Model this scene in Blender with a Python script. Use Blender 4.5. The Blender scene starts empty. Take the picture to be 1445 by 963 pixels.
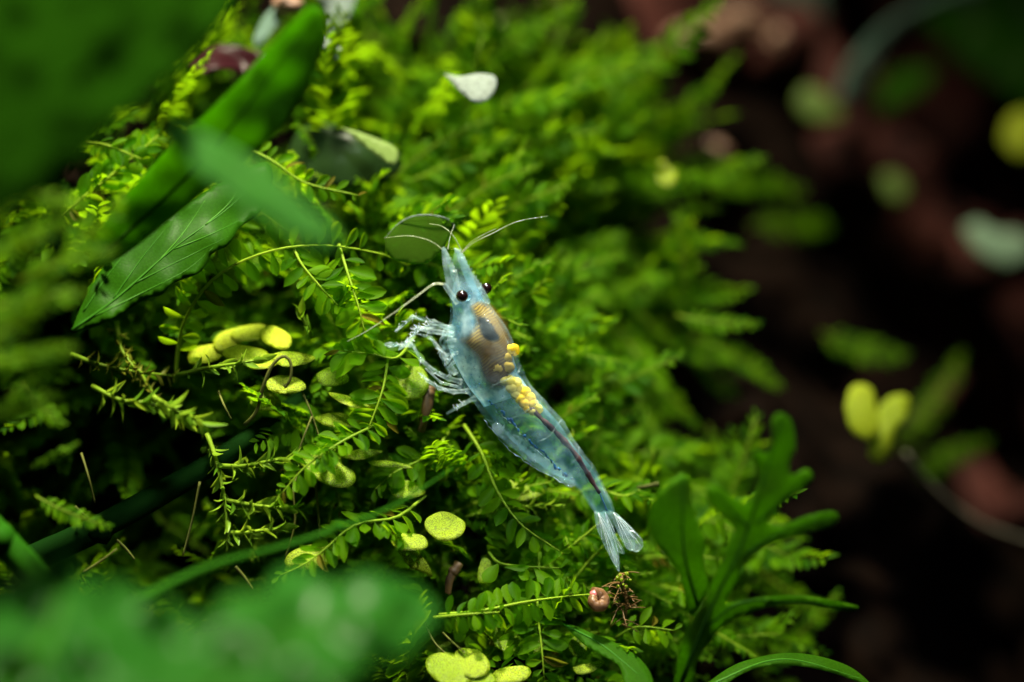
import bpy, bmesh, math, random
import numpy as np
from mathutils import Vector, Matrix, noise
from mathutils.geometry import delaunay_2d_cdt

rnd = random.Random(7)
sc = bpy.context.scene
COL = sc.collection
MM = 0.001

# ------------------------------------------------------------------ camera
PX = 0.042            # millimetres per photograph pixel in the plane of focus
D0 = 260.0            # millimetres from the lens to the plane of focus
PITCH = math.radians(20)
RT = Vector((1, 0, 0))
FW = Vector((0, math.cos(PITCH), -math.sin(PITCH)))
UP = Vector((0, math.sin(PITCH), math.cos(PITCH)))
CEN = Vector((0, 0, 0.04))
CAM = CEN - FW * (D0 * MM)
cam_d = bpy.data.cameras.new('camera')
cam = bpy.data.objects.new('camera', cam_d)
COL.objects.link(cam)
cam.matrix_world = Matrix(((RT.x, UP.x, -FW.x, CAM.x), (RT.y, UP.y, -FW.y, CAM.y), (RT.z, UP.z, -FW.z, CAM.z), (0, 0, 0, 1)))
cam_d.sensor_width = 36
cam_d.lens = 36.0 * D0 / (1445 * PX)
cam_d.clip_start = 0.01
cam_d.clip_end = 20
cam_d.dof.use_dof = True
cam_d.dof.focus_distance = D0 * MM
cam_d.dof.aperture_fstop = 12.0
cam_d.dof.aperture_blades = 9
sc.camera = cam

# ------------------------------------------------------------------ light
world = bpy.data.worlds.new('World')
sc.world = world
world.use_nodes = True
bg = world.node_tree.nodes['Background']
bg.inputs[0].default_value = (0.55, 0.8, 1.0, 1)
bg.inputs[1].default_value = 0.006

def area(name, loc, target, size, power, colour, spread=180):
    l = bpy.data.lights.new(name, 'AREA')
    l.shape = 'DISK'; l.size = size; l.energy = power; l.color = colour; l.spread = math.radians(spread)
    o = bpy.data.objects.new(name, l); COL.objects.link(o)
    o.location = loc
    o.rotation_euler = (Vector(target) - Vector(loc)).to_track_quat('-Z', 'Y').to_euler()
    return o
area('tank_lamp', (-0.020, 0.036, 0.26), (-0.026, -0.008, 0.05), 0.03, 0.33, (1.0, 0.95, 0.68), 52)
area('fill_lamp_cool', (0.05, -0.12, 0.27), (-0.002, -0.002, 0.038), 0.05, 0.0105, (0.88, 0.96, 1.0), 14)  # added front fill that brightens the shrimp, not a second tank fixture

vs = sc.view_settings
vs.view_transform = 'Standard'; vs.look = 'None'; vs.gamma = 1.0; vs.exposure = -0.2
vs.use_curve_mapping = False
sc.cycles.use_denoising = True
sc.cycles.max_bounces = 7
sc.cycles.transmission_bounces = 8
sc.cycles.diffuse_bounces = 3
sc.cycles.transparent_max_bounces = 24
sc.cycles.caustics_reflective = False
sc.cycles.caustics_refractive = False

def P(u, v, d=0.0):
    """photograph pixel (u, v), d millimetres behind the plane of focus -> world point"""
    k = PX * (D0 + d) / D0
    return CAM + (RT * ((u - 722.5) * k) + UP * (-(v - 481.5) * k) + FW * (D0 + d)) * MM

# ------------------------------------------------------------------ materials
def mat_new(name):
    m = bpy.data.materials.new(name); m.use_nodes = True
    nt = m.node_tree; nt.nodes.clear()
    return m, nt, nt.nodes.new, nt.links.new

def leaf_mat(name, lo, hi, tr, tfac=0.5, rough=0.35, spec=0.5, cell=0.0, cell_size=0.12, island=True, bump=0.0, patch=0.5, clear=0.0):
    """thin leaf: diffuse + gloss on the surface, yellower light passing through"""
    m, nt, N, L = mat_new(name)
    oi = N('ShaderNodeObjectInfo'); geo = N('ShaderNodeNewGeometry'); tc = N('ShaderNodeTexCoord')
    add = N('ShaderNodeMath'); add.operation = 'ADD'
    L(oi.outputs['Random'], add.inputs[0])
    if island: L(geo.outputs['Random Per Island'], add.inputs[1])
    else: add.inputs[1].default_value = 0.0
    fr = N('ShaderNodeMath'); fr.operation = 'FRACT'; L(add.outputs[0], fr.inputs[0])
    ns = N('ShaderNodeTexNoise'); ns.inputs['Scale'].default_value = 260; ns.inputs['Detail'].default_value = 3
    L(geo.outputs['Position'], ns.inputs['Vector'])
    mx = N('ShaderNodeMath'); mx.operation = 'MULTIPLY_ADD'
    L(ns.outputs['Fac'], mx.inputs[0]); mx.inputs[1].default_value = patch * 2
    ad2 = N('ShaderNodeMath'); ad2.operation = 'SUBTRACT'; L(fr.outputs[0], ad2.inputs[0]); ad2.inputs[1].default_value = patch
    L(ad2.outputs[0], mx.inputs[2]); mx.use_clamp = True
    mc = N('ShaderNodeMix'); mc.data_type = 'RGBA'
    L(mx.outputs[0], mc.inputs['Factor']); mc.inputs['A'].default_value = (*lo, 1); mc.inputs['B'].default_value = (*hi, 1)
    mt = N('ShaderNodeMix'); mt.data_type = 'RGBA'
    L(mx.outputs[0], mt.inputs['Factor']); mt.inputs['A'].default_value = (tr[0] * .6, tr[1] * .72, tr[2] * .8, 1); mt.inputs['B'].default_value = (*tr, 1)
    col, tcol = mc.outputs['Result'], mt.outputs['Result']
    pr = N('ShaderNodeBsdfPrincipled'); ts = N('ShaderNodeBsdfTranslucent')
    pr.inputs['Roughness'].default_value = rough
    pr.inputs['Specular IOR Level'].default_value = spec * .10      # wet leaf under water: weak reflection
    if cell > 0 or bump > 0:
        vo = N('ShaderNodeTexVoronoi'); vo.inputs['Scale'].default_value = 1.0 / (cell_size * MM)
        L(tc.outputs['Object'], vo.inputs['Vector'])
        rp = N('ShaderNodeMapRange'); L(vo.outputs['Distance'], rp.inputs['Value'])
        rp.inputs['From Min'].default_value = 0.1; rp.inputs['From Max'].default_value = 0.75
        rp.inputs['To Min'].default_value = 1.0 + cell; rp.inputs['To Max'].default_value = 1.0 - cell
        outs = []
        for c in (col, tcol):
            vm = N('ShaderNodeVectorMath'); vm.operation = 'SCALE'
            L(c, vm.inputs[0]); L(rp.outputs[0], vm.inputs['Scale']); outs.append(vm.outputs[0])
        col, tcol = outs
        if bump > 0:
            bp = N('ShaderNodeBump'); bp.inputs['Strength'].default_value = bump; bp.inputs['Distance'].default_value = 0.00004
            inv = N('ShaderNodeMath'); inv.operation = 'SUBTRACT'; inv.inputs[0].default_value = 1.0
            L(vo.outputs['Distance'], inv.inputs[1]); L(inv.outputs[0], bp.inputs['Height'])
            L(bp.outputs[0], pr.inputs['Normal'])
    L(col, pr.inputs['Base Color']); L(tcol, ts.inputs['Color'])
    ms = N('ShaderNodeMixShader'); ms.inputs[0].default_value = tfac
    L(pr.outputs[0], ms.inputs[1]); L(ts.outputs[0], ms.inputs[2])
    out = N('ShaderNodeOutputMaterial'); last = ms.outputs[0]
    if clear > 0:
        tb = N('ShaderNodeBsdfTransparent'); m2 = N('ShaderNodeMixShader'); m2.inputs[0].default_value = clear
        tb.inputs[0].default_value = (min(1, hi[0] * 2.2), min(1, hi[1] * 2.2), min(1, hi[2] * 2.2), 1)
        L(last, m2.inputs[1]); L(tb.outputs[0], m2.inputs[2]); last = m2.outputs[0]
    L(last, out.inputs[0])
    return m

def solid_mat(name, lo, hi, scale=300, rough=0.5, bump=0.3, spec=0.5, dist=0.0002, coat=0.0, detail=6):
    m, nt, N, L = mat_new(name)
    geo = N('ShaderNodeNewGeometry')
    ns = N('ShaderNodeTexNoise'); ns.inputs['Scale'].default_value = scale; ns.inputs['Detail'].default_value = detail
    L(geo.outputs['Position'], ns.inputs['Vector'])
    rp = N('ShaderNodeMapRange'); L(ns.outputs['Fac'], rp.inputs[0]); rp.inputs['From Min'].default_value = .32; rp.inputs['From Max'].default_value = .68
    mc = N('ShaderNodeMix'); mc.data_type = 'RGBA'; L(rp.outputs[0], mc.inputs['Factor'])
    mc.inputs['A'].default_value = (*lo, 1); mc.inputs['B'].default_value = (*hi, 1)
    pr = N('ShaderNodeBsdfPrincipled'); L(mc.outputs['Result'], pr.inputs['Base Color'])
    pr.inputs['Roughness'].default_value = rough; pr.inputs['Specular IOR Level'].default_value = spec
    pr.inputs['Coat Weight'].default_value = coat
    if bump > 0:
        bp = N('ShaderNodeBump'); bp.inputs['Strength'].default_value = bump; bp.inputs['Distance'].default_value = dist
        L(ns.outputs['Fac'], bp.inputs['Height']); L(bp.outputs[0], pr.inputs['Normal'])
    out = N('ShaderNodeOutputMaterial'); L(pr.outputs[0], out.inputs[0])
    return m

def clear_mat(name, lo, hi, opac=(0.2, 0.6), scale=900, rough=0.15, tfac=0.4, tint=(0.9, 0.97, 1.0), bump=0.25, spec=0.6, detail=5, speck=None, fade=None):
    """see-through animal tissue: part of the light goes straight through, the rest scatters on milky tissue"""
    m, nt, N, L = mat_new(name)
    geo = N('ShaderNodeNewGeometry')
    ns = N('ShaderNodeTexNoise'); ns.inputs['Scale'].default_value = scale; ns.inputs['Detail'].default_value = detail
    L(geo.outputs['Position'], ns.inputs['Vector'])
    rp = N('ShaderNodeMapRange'); L(ns.outputs['Fac'], rp.inputs[0]); rp.inputs['From Min'].default_value = .35; rp.inputs['From Max'].default_value = .68
    mc = N('ShaderNodeMix'); mc.data_type = 'RGBA'; L(rp.outputs[0], mc.inputs['Factor'])
    mc.inputs['A'].default_value = (*lo, 1); mc.inputs['B'].default_value = (*hi, 1)
    col = mc.outputs['Result']
    ro = N('ShaderNodeMapRange'); L(ns.outputs['Fac'], ro.inputs[0]); ro.inputs['From Min'].default_value = .3; ro.inputs['From Max'].default_value = .7
    ro.inputs['To Min'].default_value = opac[0]; ro.inputs['To Max'].default_value = opac[1]
    if speck:
        vo = N('ShaderNodeTexVoronoi'); vo.inputs['Scale'].default_value = 2600; L(geo.outputs['Position'], vo.inputs['Vector'])
        lt = N('ShaderNodeMath'); lt.operation = 'LESS_THAN'; L(vo.outputs['Distance'], lt.inputs[0]); lt.inputs[1].default_value = 0.13
        m2 = N('ShaderNodeMix'); m2.data_type = 'RGBA'; L(lt.outputs[0], m2.inputs['Factor']); L(col, m2.inputs['A']); m2.inputs['B'].default_value = (*speck, 1)
        col = m2.outputs['Result']
    pr = N('ShaderNodeBsdfPrincipled'); L(col, pr.inputs['Base Color']); pr.inputs['Roughness'].default_value = rough
    pr.inputs['Specular IOR Level'].default_value = spec
    bp = N('ShaderNodeBump'); bp.inputs['Strength'].default_value = bump; bp.inputs['Distance'].default_value = 0.00008
    L(ns.outputs['Fac'], bp.inputs['Height']); L(bp.outputs[0], pr.inputs['Normal'])
    ts = N('ShaderNodeBsdfTranslucent'); L(col, ts.inputs['Color'])
    ms = N('ShaderNodeMixShader'); ms.inputs[0].default_value = tfac; L(pr.outputs[0], ms.inputs[1]); L(ts.outputs[0], ms.inputs[2])
    tb = N('ShaderNodeBsdfTransparent'); tb.inputs[0].default_value = (*tint, 1)
    op = ro.outputs[0]
    if fade:                                        # tissue thins out towards the head
        sx = N('ShaderNodeSeparateXYZ'); L(geo.outputs['Position'], sx.inputs[0])
        fd = N('ShaderNodeMapRange'); L(sx.outputs['Z'], fd.inputs[0]); fd.inputs['From Min'].default_value = fade[0]; fd.inputs['From Max'].default_value = fade[1]
        fd.inputs['To Min'].default_value = 1.0; fd.inputs['To Max'].default_value = 0.0
        mu = N('ShaderNodeMath'); mu.operation = 'MULTIPLY'; L(op, mu.inputs[0]); L(fd.outputs[0], mu.inputs[1]); op = mu.outputs[0]
    m3 = N('ShaderNodeMixShader'); L(op, m3.inputs[0]); L(tb.outputs[0], m3.inputs[1]); L(ms.outputs[0], m3.inputs[2])
    out = N('ShaderNodeOutputMaterial'); L(m3.outputs[0], out.inputs[0])
    return m

def striped_mat(name):
    """brown gland with fine wavy gold striation"""
    m, nt, N, L = mat_new(name)
    geo = N('ShaderNodeNewGeometry')
    mp = N('ShaderNodeMapping'); mp.inputs['Rotation'].default_value = (0, math.radians(35), 0); L(geo.outputs['Position'], mp.inputs[0])
    wv = N('ShaderNodeTexWave'); wv.bands_direction = 'Z'; wv.inputs['Scale'].default_value = 2050; wv.inputs['Distortion'].default_value = 11
    wv.inputs['Detail'].default_value = 2; wv.inputs['Detail Scale'].default_value = 0.35
    L(mp.outputs[0], wv.inputs[0])
    ns = N('ShaderNodeTexNoise'); ns.inputs['Scale'].default_value = 420; L(geo.outputs['Position'], ns.inputs[0])
    mc = N('ShaderNodeMix'); mc.data_type = 'RGBA'; L(wv.outputs['Fac'], mc.inputs['Factor'])
    mc.inputs['A'].default_value = (0.07, 0.035, 0.003, 1); mc.inputs['B'].default_value = (0.32, 0.22, 0.035, 1)
    rp = N('ShaderNodeMapRange'); L(ns.outputs['Fac'], rp.inputs[0]); rp.inputs['From Min'].default_value = .38; rp.inputs['From Max'].default_value = .62
    m2 = N('ShaderNodeMix'); m2.data_type = 'RGBA'; L(rp.outputs[0], m2.inputs['Factor']); m2.inputs['A'].default_value = (0.12, 0.065, 0.008, 1)
    L(mc.outputs['Result'], m2.inputs['B'])
    pr = N('ShaderNodeBsdfPrincipled'); sx = N('ShaderNodeSeparateXYZ'); L(geo.outputs['Position'], sx.inputs[0])
    gr = N('ShaderNodeMapRange'); L(sx.outputs['Z'], gr.inputs[0]); gr.inputs['From Min'].default_value = P(690, 528)[2]; gr.inputs['From Max'].default_value = P(690, 462)[2]
    m3 = N('ShaderNodeMix'); m3.data_type = 'RGBA'; L(gr.outputs[0], m3.inputs['Factor']); m3.inputs['A'].default_value = (0.05, 0.022, 0.004, 1); L(m2.outputs['Result'], m3.inputs['B'])
    L(m3.outputs['Result'], pr.inputs['Base Color']); pr.inputs['Roughness'].default_value = .6; pr.inputs['Specular IOR Level'].default_value = .05
    soft_out(m, N, L, pr, ns)
    return m

def soft_out(m, N, L, pr, ns):
    """an organ inside the body: dense in the middle, thinning to nothing at its rim"""
    at = N('ShaderNodeAttribute'); at.attribute_name = 'dense'
    ad = N('ShaderNodeMath'); ad.operation = 'MULTIPLY_ADD'; L(ns.outputs['Fac'], ad.inputs[0]); ad.inputs[1].default_value = .7; ad.inputs[2].default_value = -.38
    a2 = N('ShaderNodeMath'); a2.operation = 'ADD'; L(ad.outputs[0], a2.inputs[0]); L(at.outputs['Fac'], a2.inputs[1])
    rp = N('ShaderNodeMapRange'); rp.interpolation_type = 'SMOOTHSTEP'; L(a2.outputs[0], rp.inputs[0]); rp.inputs['From Min'].default_value = .05; rp.inputs['From Max'].default_value = .62
    tb = N('ShaderNodeBsdfTransparent'); mx = N('ShaderNodeMixShader'); L(rp.outputs[0], mx.inputs[0]); L(tb.outputs[0], mx.inputs[1]); L(pr.outputs[0], mx.inputs[2])
    out = N('ShaderNodeOutputMaterial'); L(mx.outputs[0], out.inputs[0])

def soft_mat(name, lo, hi, scale=900):
    m, nt, N, L = mat_new(name)
    geo = N('ShaderNodeNewGeometry')
    ns = N('ShaderNodeTexNoise'); ns.inputs['Scale'].default_value = scale; ns.inputs['Detail'].default_value = 4; L(geo.outputs['Position'], ns.inputs['Vector'])
    mc = N('ShaderNodeMix'); mc.data_type = 'RGBA'; L(ns.outputs['Fac'], mc.inputs['Factor']); mc.inputs['A'].default_value = (*lo, 1); mc.inputs['B'].default_value = (*hi, 1)
    pr = N('ShaderNodeBsdfPrincipled'); L(mc.outputs['Result'], pr.inputs['Base Color']); pr.inputs['Roughness'].default_value = .6; pr.inputs['Specular IOR Level'].default_value = .05
    soft_out(m, N, L, pr, ns)
    return m

M = {}
M['leaflet'] = leaf_mat('leaflet', (0.022, 0.085, 0.001), (0.105, 0.24, 0.003), (0.33, 0.54, 0.005), .60, .45, .35, cell=.14, cell_size=.06, clear=.30)
M['moss_mass'] = leaf_mat('moss_mass', (0.014, 0.060, 0.001), (0.075, 0.18, 0.002), (0.24, 0.42, 0.003), .58, .5, .25)
M['stem'] = leaf_mat('moss_stem', (0.10, 0.17, 0.01), (0.20, 0.30, 0.02), (0.3, 0.45, 0.02), .3, .4)
M['spiky'] = leaf_mat('spiky_moss', (0.05, 0.12, 0.006), (0.16, 0.26, 0.015), (0.28, 0.40, 0.02), .45, .3, .6)
M['spiky_brown'] = leaf_mat('spiky_moss_old', (0.05, 0.06, 0.006), (0.13, 0.14, 0.015), (0.22, 0.22, 0.02), .4, .4)
M['duckweed'] = leaf_mat('duckweed', (0.16, 0.27, 0.006), (0.36, 0.45, 0.02), (0.40, 0.52, 0.012), .5, .3, 2.5, cell=.5, cell_size=.075, bump=1.0, patch=.9)
M['duckweed_painted_lit'] = leaf_mat('duckweed_painted_lit', (0.24, 0.33, 0.008), (0.44, 0.52, 0.02), (0.42, 0.52, 0.015), .5, .4, 1.5, cell=.4, cell_size=.09, bump=1.0, patch=.9)  # brighter copy of the duckweed, its lit look put into the colour
M['duckweed_mint'] = leaf_mat('duckweed_mint', (0.20, 0.33, 0.22), (0.32, 0.44, 0.32), (0.3, 0.42, 0.28), .4, .4, .5, patch=.5)
M['duckweed_pale'] = leaf_mat('duckweed_pale', (0.09, 0.15, 0.03), (0.16, 0.23, 0.06), (0.15, 0.22, 0.04), .4, .3, .5, patch=.3)
M['blade'] = leaf_mat('broad_leaf', (0.014, 0.07, 0.002), (0.034, 0.12, 0.004), (0.07, 0.19, 0.005), .5, .4, .35, cell=.12, cell_size=.14, bump=.15, island=False)
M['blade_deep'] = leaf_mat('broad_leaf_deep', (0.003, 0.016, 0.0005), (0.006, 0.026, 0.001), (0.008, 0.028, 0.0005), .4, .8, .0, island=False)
M['blade_light'] = leaf_mat('broad_leaf_light', (0.018, 0.09, 0.003), (0.05, 0.16, 0.005), (0.22, 0.46, 0.006), .7, .5, .4, cell=.12, cell_size=.14, bump=.2, island=False)
M['blade_lobed'] = leaf_mat('lobed_leaf', (0.028, 0.10, 0.003), (0.075, 0.20, 0.006), (0.20, 0.40, 0.006), .6, .5, .5, cell=.2, cell_size=.18, bump=.3, island=False)
M['blade_mid'] = leaf_mat('broad_leaf_mid', (0.02, 0.10, 0.010), (0.045, 0.16, 0.022), (0.06, 0.20, 0.015), .45, .6, .3, island=False)
M['blade_cool'] = leaf_mat('broad_leaf_cool', (0.008, 0.070, 0.005), (0.026, 0.13, 0.014), (0.045, 0.18, 0.008), .42, .35, 1.0, island=False)
M['vein'] = leaf_mat('vein', (0.025, 0.11, 0.008), (0.045, 0.16, 0.012), (0.06, 0.2, 0.012), .3, .35, island=False)
M['dark_leaf'] = leaf_mat('dark_leaf', (0.008, 0.02, 0.006), (0.02, 0.045, 0.01), (0.02, 0.05, 0.01), .3, .3, island=False)
M['clear_leaf'] = leaf_mat('thin_old_leaf', (0.04, 0.10, 0.006), (0.08, 0.17, 0.012), (0.10, 0.22, 0.012), .5, .6, .1, clear=.66, island=False)
M['white_leaf'] = leaf_mat('bleached_leaf', (0.12, 0.16, 0.14), (0.26, 0.30, 0.27), (0.18, 0.22, 0.18), .4, .5, .4, cell=.3, cell_size=.16, bump=.8, island=False)
M['purple_leaf'] = leaf_mat('purple_leaf', (0.012, 0.003, 0.004), (0.03, 0.007, 0.010), (0.03, 0.008, 0.008), .35, .3, island=False)
M['grey_leaf'] = leaf_mat('grey_green_leaf', (0.08, 0.14, 0.11), (0.13, 0.20, 0.16), (0.1, 0.18, 0.13), .3, .3, island=False)
M['soil'] = solid_mat('soil', (0.0015, 0.001, 0.0008), (0.006, 0.003, 0.002), 400, .9, .8, .02, .0006)
M['wood'] = solid_mat('driftwood', (0.008, 0.003, 0.003), (0.085, 0.026, 0.021), 260, .8, .9, .1, .0012)
M['stone'] = solid_mat('pebble', (0.12, 0.06, 0.04), (0.34, 0.20, 0.14), 220, .5, .5, .4, .0005)
M['root'] = solid_mat('root', (0.03, 0.036, 0.005), (0.08, 0.085, 0.016), 500, .7, .2, .1)
M['root_brown'] = solid_mat('root_brown', (0.07, 0.035, 0.006), (0.17, 0.09, 0.02), 900, .55, .3)
M['twig'] = solid_mat('twig', (0.03, 0.014, 0.004), (0.12, 0.06, 0.015), 700, .6, .6)
M['root_pale'] = solid_mat('root_pale', (0.10, 0.09, 0.07), (0.18, 0.16, 0.12), 500, .4, .2)

# ------------------------------------------------------------------ mesh helpers
def link(name, mesh, parent=None):
    o = bpy.data.objects.new(name, mesh); COL.objects.link(o)
    if parent: o.parent = parent
    return o

def mesh_of(name, verts, faces, mat, smooth=True):
    me = bpy.data.meshes.new(name)
    me.from_pydata([tuple(v) for v in verts], [], faces)
    if smooth: me.polygons.foreach_set('use_smooth', [True] * len(me.polygons))
    me.materials.append(mat); me.update()
    return me

def tag(o, label=None, cat=None, group=None, kind=None):
    if label: o['label'] = label
    if cat: o['category'] = cat
    if group: o['group'] = group
    if kind: o['kind'] = kind
    return o

def thing(name, loc, label, cat, group=None):
    o = bpy.data.objects.new(name, None); COL.objects.link(o)
    o.location = loc; o.empty_display_size = 0.002
    return tag(o, label, cat, group)

def part(name, verts, faces, mat, parent, smooth=True):
    L0 = parent['_o'] if '_o' in parent else parent.location
    L0 = Vector(L0)
    return link(name, mesh_of(name, [Vector(v) - L0 for v in verts], faces, mat, smooth), parent)

def sub(name, verts, faces, mat, prt, root, smooth=True):
    L0 = Vector(root.location)
    return link(name, mesh_of(name, [Vector(v) - L0 for v in verts], faces, mat, smooth), prt)

def crom(pts, n):
    """catmull-rom resample of a list of Vectors (any dimension) to n points, even in parameter of chord length"""
    A = [np.array(p, float) for p in pts]
    if len(A) == 2: A = [A[0], A[0] * .5 + A[1] * .5, A[1]]
    A = [2 * A[0] - A[1]] + A + [2 * A[-1] - A[-2]]
    seg = [max(1e-9, np.linalg.norm((A[i + 1] - A[i])[:3])) for i in range(1, len(A) - 2)]
    cum = np.concatenate([[0], np.cumsum(seg)])
    out = []
    for t in np.linspace(0, cum[-1], n):
        i = min(int(np.searchsorted(cum, t, 'right')) - 1, len(seg) - 1)
        x = (t - cum[i]) / seg[i]
        p0, p1, p2, p3 = A[i], A[i + 1], A[i + 2], A[i + 3]
        out.append(.5 * ((2 * p1) + (p2 - p0) * x + (2 * p0 - 5 * p1 + 4 * p2 - p3) * x * x + (3 * p1 - p0 - 3 * p2 + p3) * x ** 3))
    return out

def tube(path, radii, seg=6, cap=True, wob=0.0):
    """tube mesh along path (Vectors), radius per point"""
    n = len(path); path = [Vector(p) for p in path]
    if not hasattr(radii, '__len__'): radii = [radii] * n
    V, F = [], []
    ref = Vector((0.31, 0.2, 0.93))
    prev = None
    for i, p in enumerate(path):
        t = (path[min(i + 1, n - 1)] - path[max(i - 1, 0)]).normalized()
        a = (prev if prev is not None else ref)
        a = a - t * a.dot(t)
        if a.length < 1e-6: a = Vector((1, 0, 0)) - t * t.x
        a.normalize(); b = t.cross(a); prev = a
        for k in range(seg):
            w = 2 * math.pi * k / seg
            r = radii[i] * (1 + wob * (noise.noise(p * 900 + Vector((k * 1.7, 0, 0)))))
            V.append(p + (a * math.cos(w) + b * math.sin(w)) * r)
    for i in range(n - 1):
        for k in range(seg):
            F.append((i * seg + k, i * seg + (k + 1) % seg, (i + 1) * seg + (k + 1) % seg, (i + 1) * seg + k))
    if cap:
        F.append(tuple(range(seg - 1, -1, -1))); F.append(tuple(range((n - 1) * seg, n * seg)))
    return V, F

def pxpath(pts, n=24):
    """pixel path [(u,v,d)...] -> world points"""
    return [P(*q) for q in crom(pts, n)]

def pxtube(pts, r0, r1=None, n=24, seg=6, wob=0.0):
    r1 = r0 if r1 is None else r1
    return tube(pxpath(pts, n), [(r0 + (r1 - r0) * i / (n - 1)) * MM for i in range(n)], seg, True, wob)

def smooth_outline(pts, n):
    return [tuple(p) for p in crom(list(pts) + [pts[0]], n + 1)[:-1]]

def fill(outline, step):
    """constrained triangulation of a 2-D outline with inner points"""
    us = [p[0] for p in outline]; vs_ = [p[1] for p in outline]
    pts = [Vector(p[:2]) for p in outline]; n = len(pts)
    def inside(x, y):
        c = False; j = n - 1
        for i in range(n):
            if (pts[i].y > y) != (pts[j].y > y) and x < (pts[j].x - pts[i].x) * (y - pts[i].y) / (pts[j].y - pts[i].y) + pts[i].x: c = not c
            j = i
        return c
    def edist(x, y):
        q = Vector((x, y)); best = 1e9
        for i in range(n):
            a, b = pts[i], pts[(i + 1) % n]; ab = b - a
            t = max(0, min(1, (q - a).dot(ab) / max(ab.length_squared, 1e-12)))
            best = min(best, (a + ab * t - q).length)
        return best
    allp = list(pts); dist = [0.0] * n
    y = min(vs_) + step * .5; r = 0
    while y < max(vs_):
        x = min(us) + (step * .5 if r % 2 else 0)
        while x < max(us):
            if inside(x, y):
                e = edist(x, y)
                if e > step * .45: allp.append(Vector((x, y))); dist.append(e)
            x += step
        y += step * .87; r += 1
    res = delaunay_2d_cdt(allp, [(i, (i + 1) % n) for i in range(n)], [list(range(n))], 1, 1e-6)
    V2, F = res[0], [tuple(f) for f in res[2]]
    orig = res[3]
    D = [dist[o[0]] if o else 0.0 for o in orig]
    return V2, F, D

def sheet(outline, dfun, step=8, thick=0.0, ns=60, smooth_it=True):
    """leaf traced as a pixel outline, set in depth by dfun(u,v,edge) mm; thick in mm makes it a solid pad"""
    ol = smooth_outline(outline, ns) if smooth_it else outline
    V2, F, D = fill(ol, step)
    dm = max(D) or 1
    V = [P(p.x, p.y, dfun(p.x, p.y)) for p in V2]
    if thick <= 0: return V, F
    back = []
    for p, e in zip(V2, D):
        s = thick * (.35 + .65 * math.sqrt(max(0, 1 - (1 - min(1, e / (dm * .8))) ** 2)))
        back.append(P(p.x, p.y, dfun(p.x, p.y) + s))
    nV = len(V); V2_ = V + back
    F2 = list(F) + [tuple(reversed([i + nV for i in f])) for f in F]
    edges = {}
    for f in F:
        for a, b in zip(f, f[1:] + f[:1]):
            edges[(a, b)] = edges.get((a, b), 0) + 1
    for (a, b) in list(edges):
        if (b, a) not in edges: F2.append((b, a, a + nV, b + nV))
    return V2_, F2

def plane_d(d0, u0, v0, gu=0.0, gv=0.0, bow=0.0, rad=100.0, wave=0.0, seed=0):
    """depth of a leaf: d0 at (u0,v0), slopes in mm per 100 px, bow in mm, fine undulation"""
    def f(u, v):
        x, y = (u - u0) / 100, (v - v0) / 100
        w = wave * noise.noise(Vector((u / 45.0, v / 45.0, seed * 3.7))) if wave else 0
        return d0 + gu * x + gv * y + bow * ((u - u0) ** 2 + (v - v0) ** 2) / rad ** 2 + w
    return f

# ------------------------------------------------------------------ the bank (setting)
CP = [(-150, -150, 30), (200, -50, 24), (450, -60, 48), (700, -60, 52), (560, 90, 24), (700, 150, 26), (850, 120, 32), (1000, 20, 72), (1200, -60, 100),
      (1600, -100, 110), (480, 200, 20), (600, 270, 19), (800, 270, 27), (950, 250, 37), (1090, 260, 44), (1300, 250, 82), (1600, 300, 95), (480, 360, 10),
      (380, 440, 20), (340, 470, 12), (560, 470, 8), (700, 500, 12), (850, 450, 25), (1000, 450, 35), (1150, 480, 37), (1300, 420, 66), (250, 500, 9), (200, 420, 10),
      (100, 660, 24), (330, 660, 17), (220, 720, 20), (500, 600, 7), (500, 720, 7), (700, 750, 6), (850, 800, 7), (950, 700, 19), (1050, 620, 24), (1100, 760, 22),
      (1250, 700, 30), (1420, 620, 62), (1420, 900, 46), (1600, 900, 55), (1180, 900, 26), (950, 970, 7), (700, 1010, 3), (400, 950, 7), (100, 950, 7), (-150, 1050, 5), (-150, 500, 10),
      (100, 300, 10), (60, 120, 18), (700, 1150, -4), (1300, 1100, 12), (0, 1150, 0), (1600, 1150, 25)]
_cp = np.array(CP, float)
def bank_d(u, v):
    w = 1.0 / (((_cp[:, 0] - u) ** 2 + (_cp[:, 1] - v) ** 2) + 1200.0) ** 1.6
    lump = noise.noise(Vector((u / 85, v / 70, 2.2))) * 1.0 + .45 * noise.noise(Vector((u / 40, v / 36, 7.7)))
    return float((w * _cp[:, 2]).sum() / w.sum()) + 4.2 * lump      # tufts and hollows of the bank

def build_bank():
    us = np.arange(-160, 1620, 22); vs_ = np.arange(-160, 1160, 22)
    V, F = [], []
    for v in vs_:
        for u in us:
            d = bank_d(u, v) + 1.6 * noise.noise(Vector((u / 60, v / 60, 1.3))) + .8 * noise.noise(Vector((u / 22, v / 22, 4.3)))
            V.append(P(u, v, d + 1.0))
    n = len(us)
    for j in range(len(vs_) - 1):
        for i in range(n - 1):
            a = j * n + i; F.append((a, a + 1, a + n + 1, a + n))
    o = link('ground', mesh_of('ground', V, F, M['soil']))
    tag(o, kind='structure')
build_bank()

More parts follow.
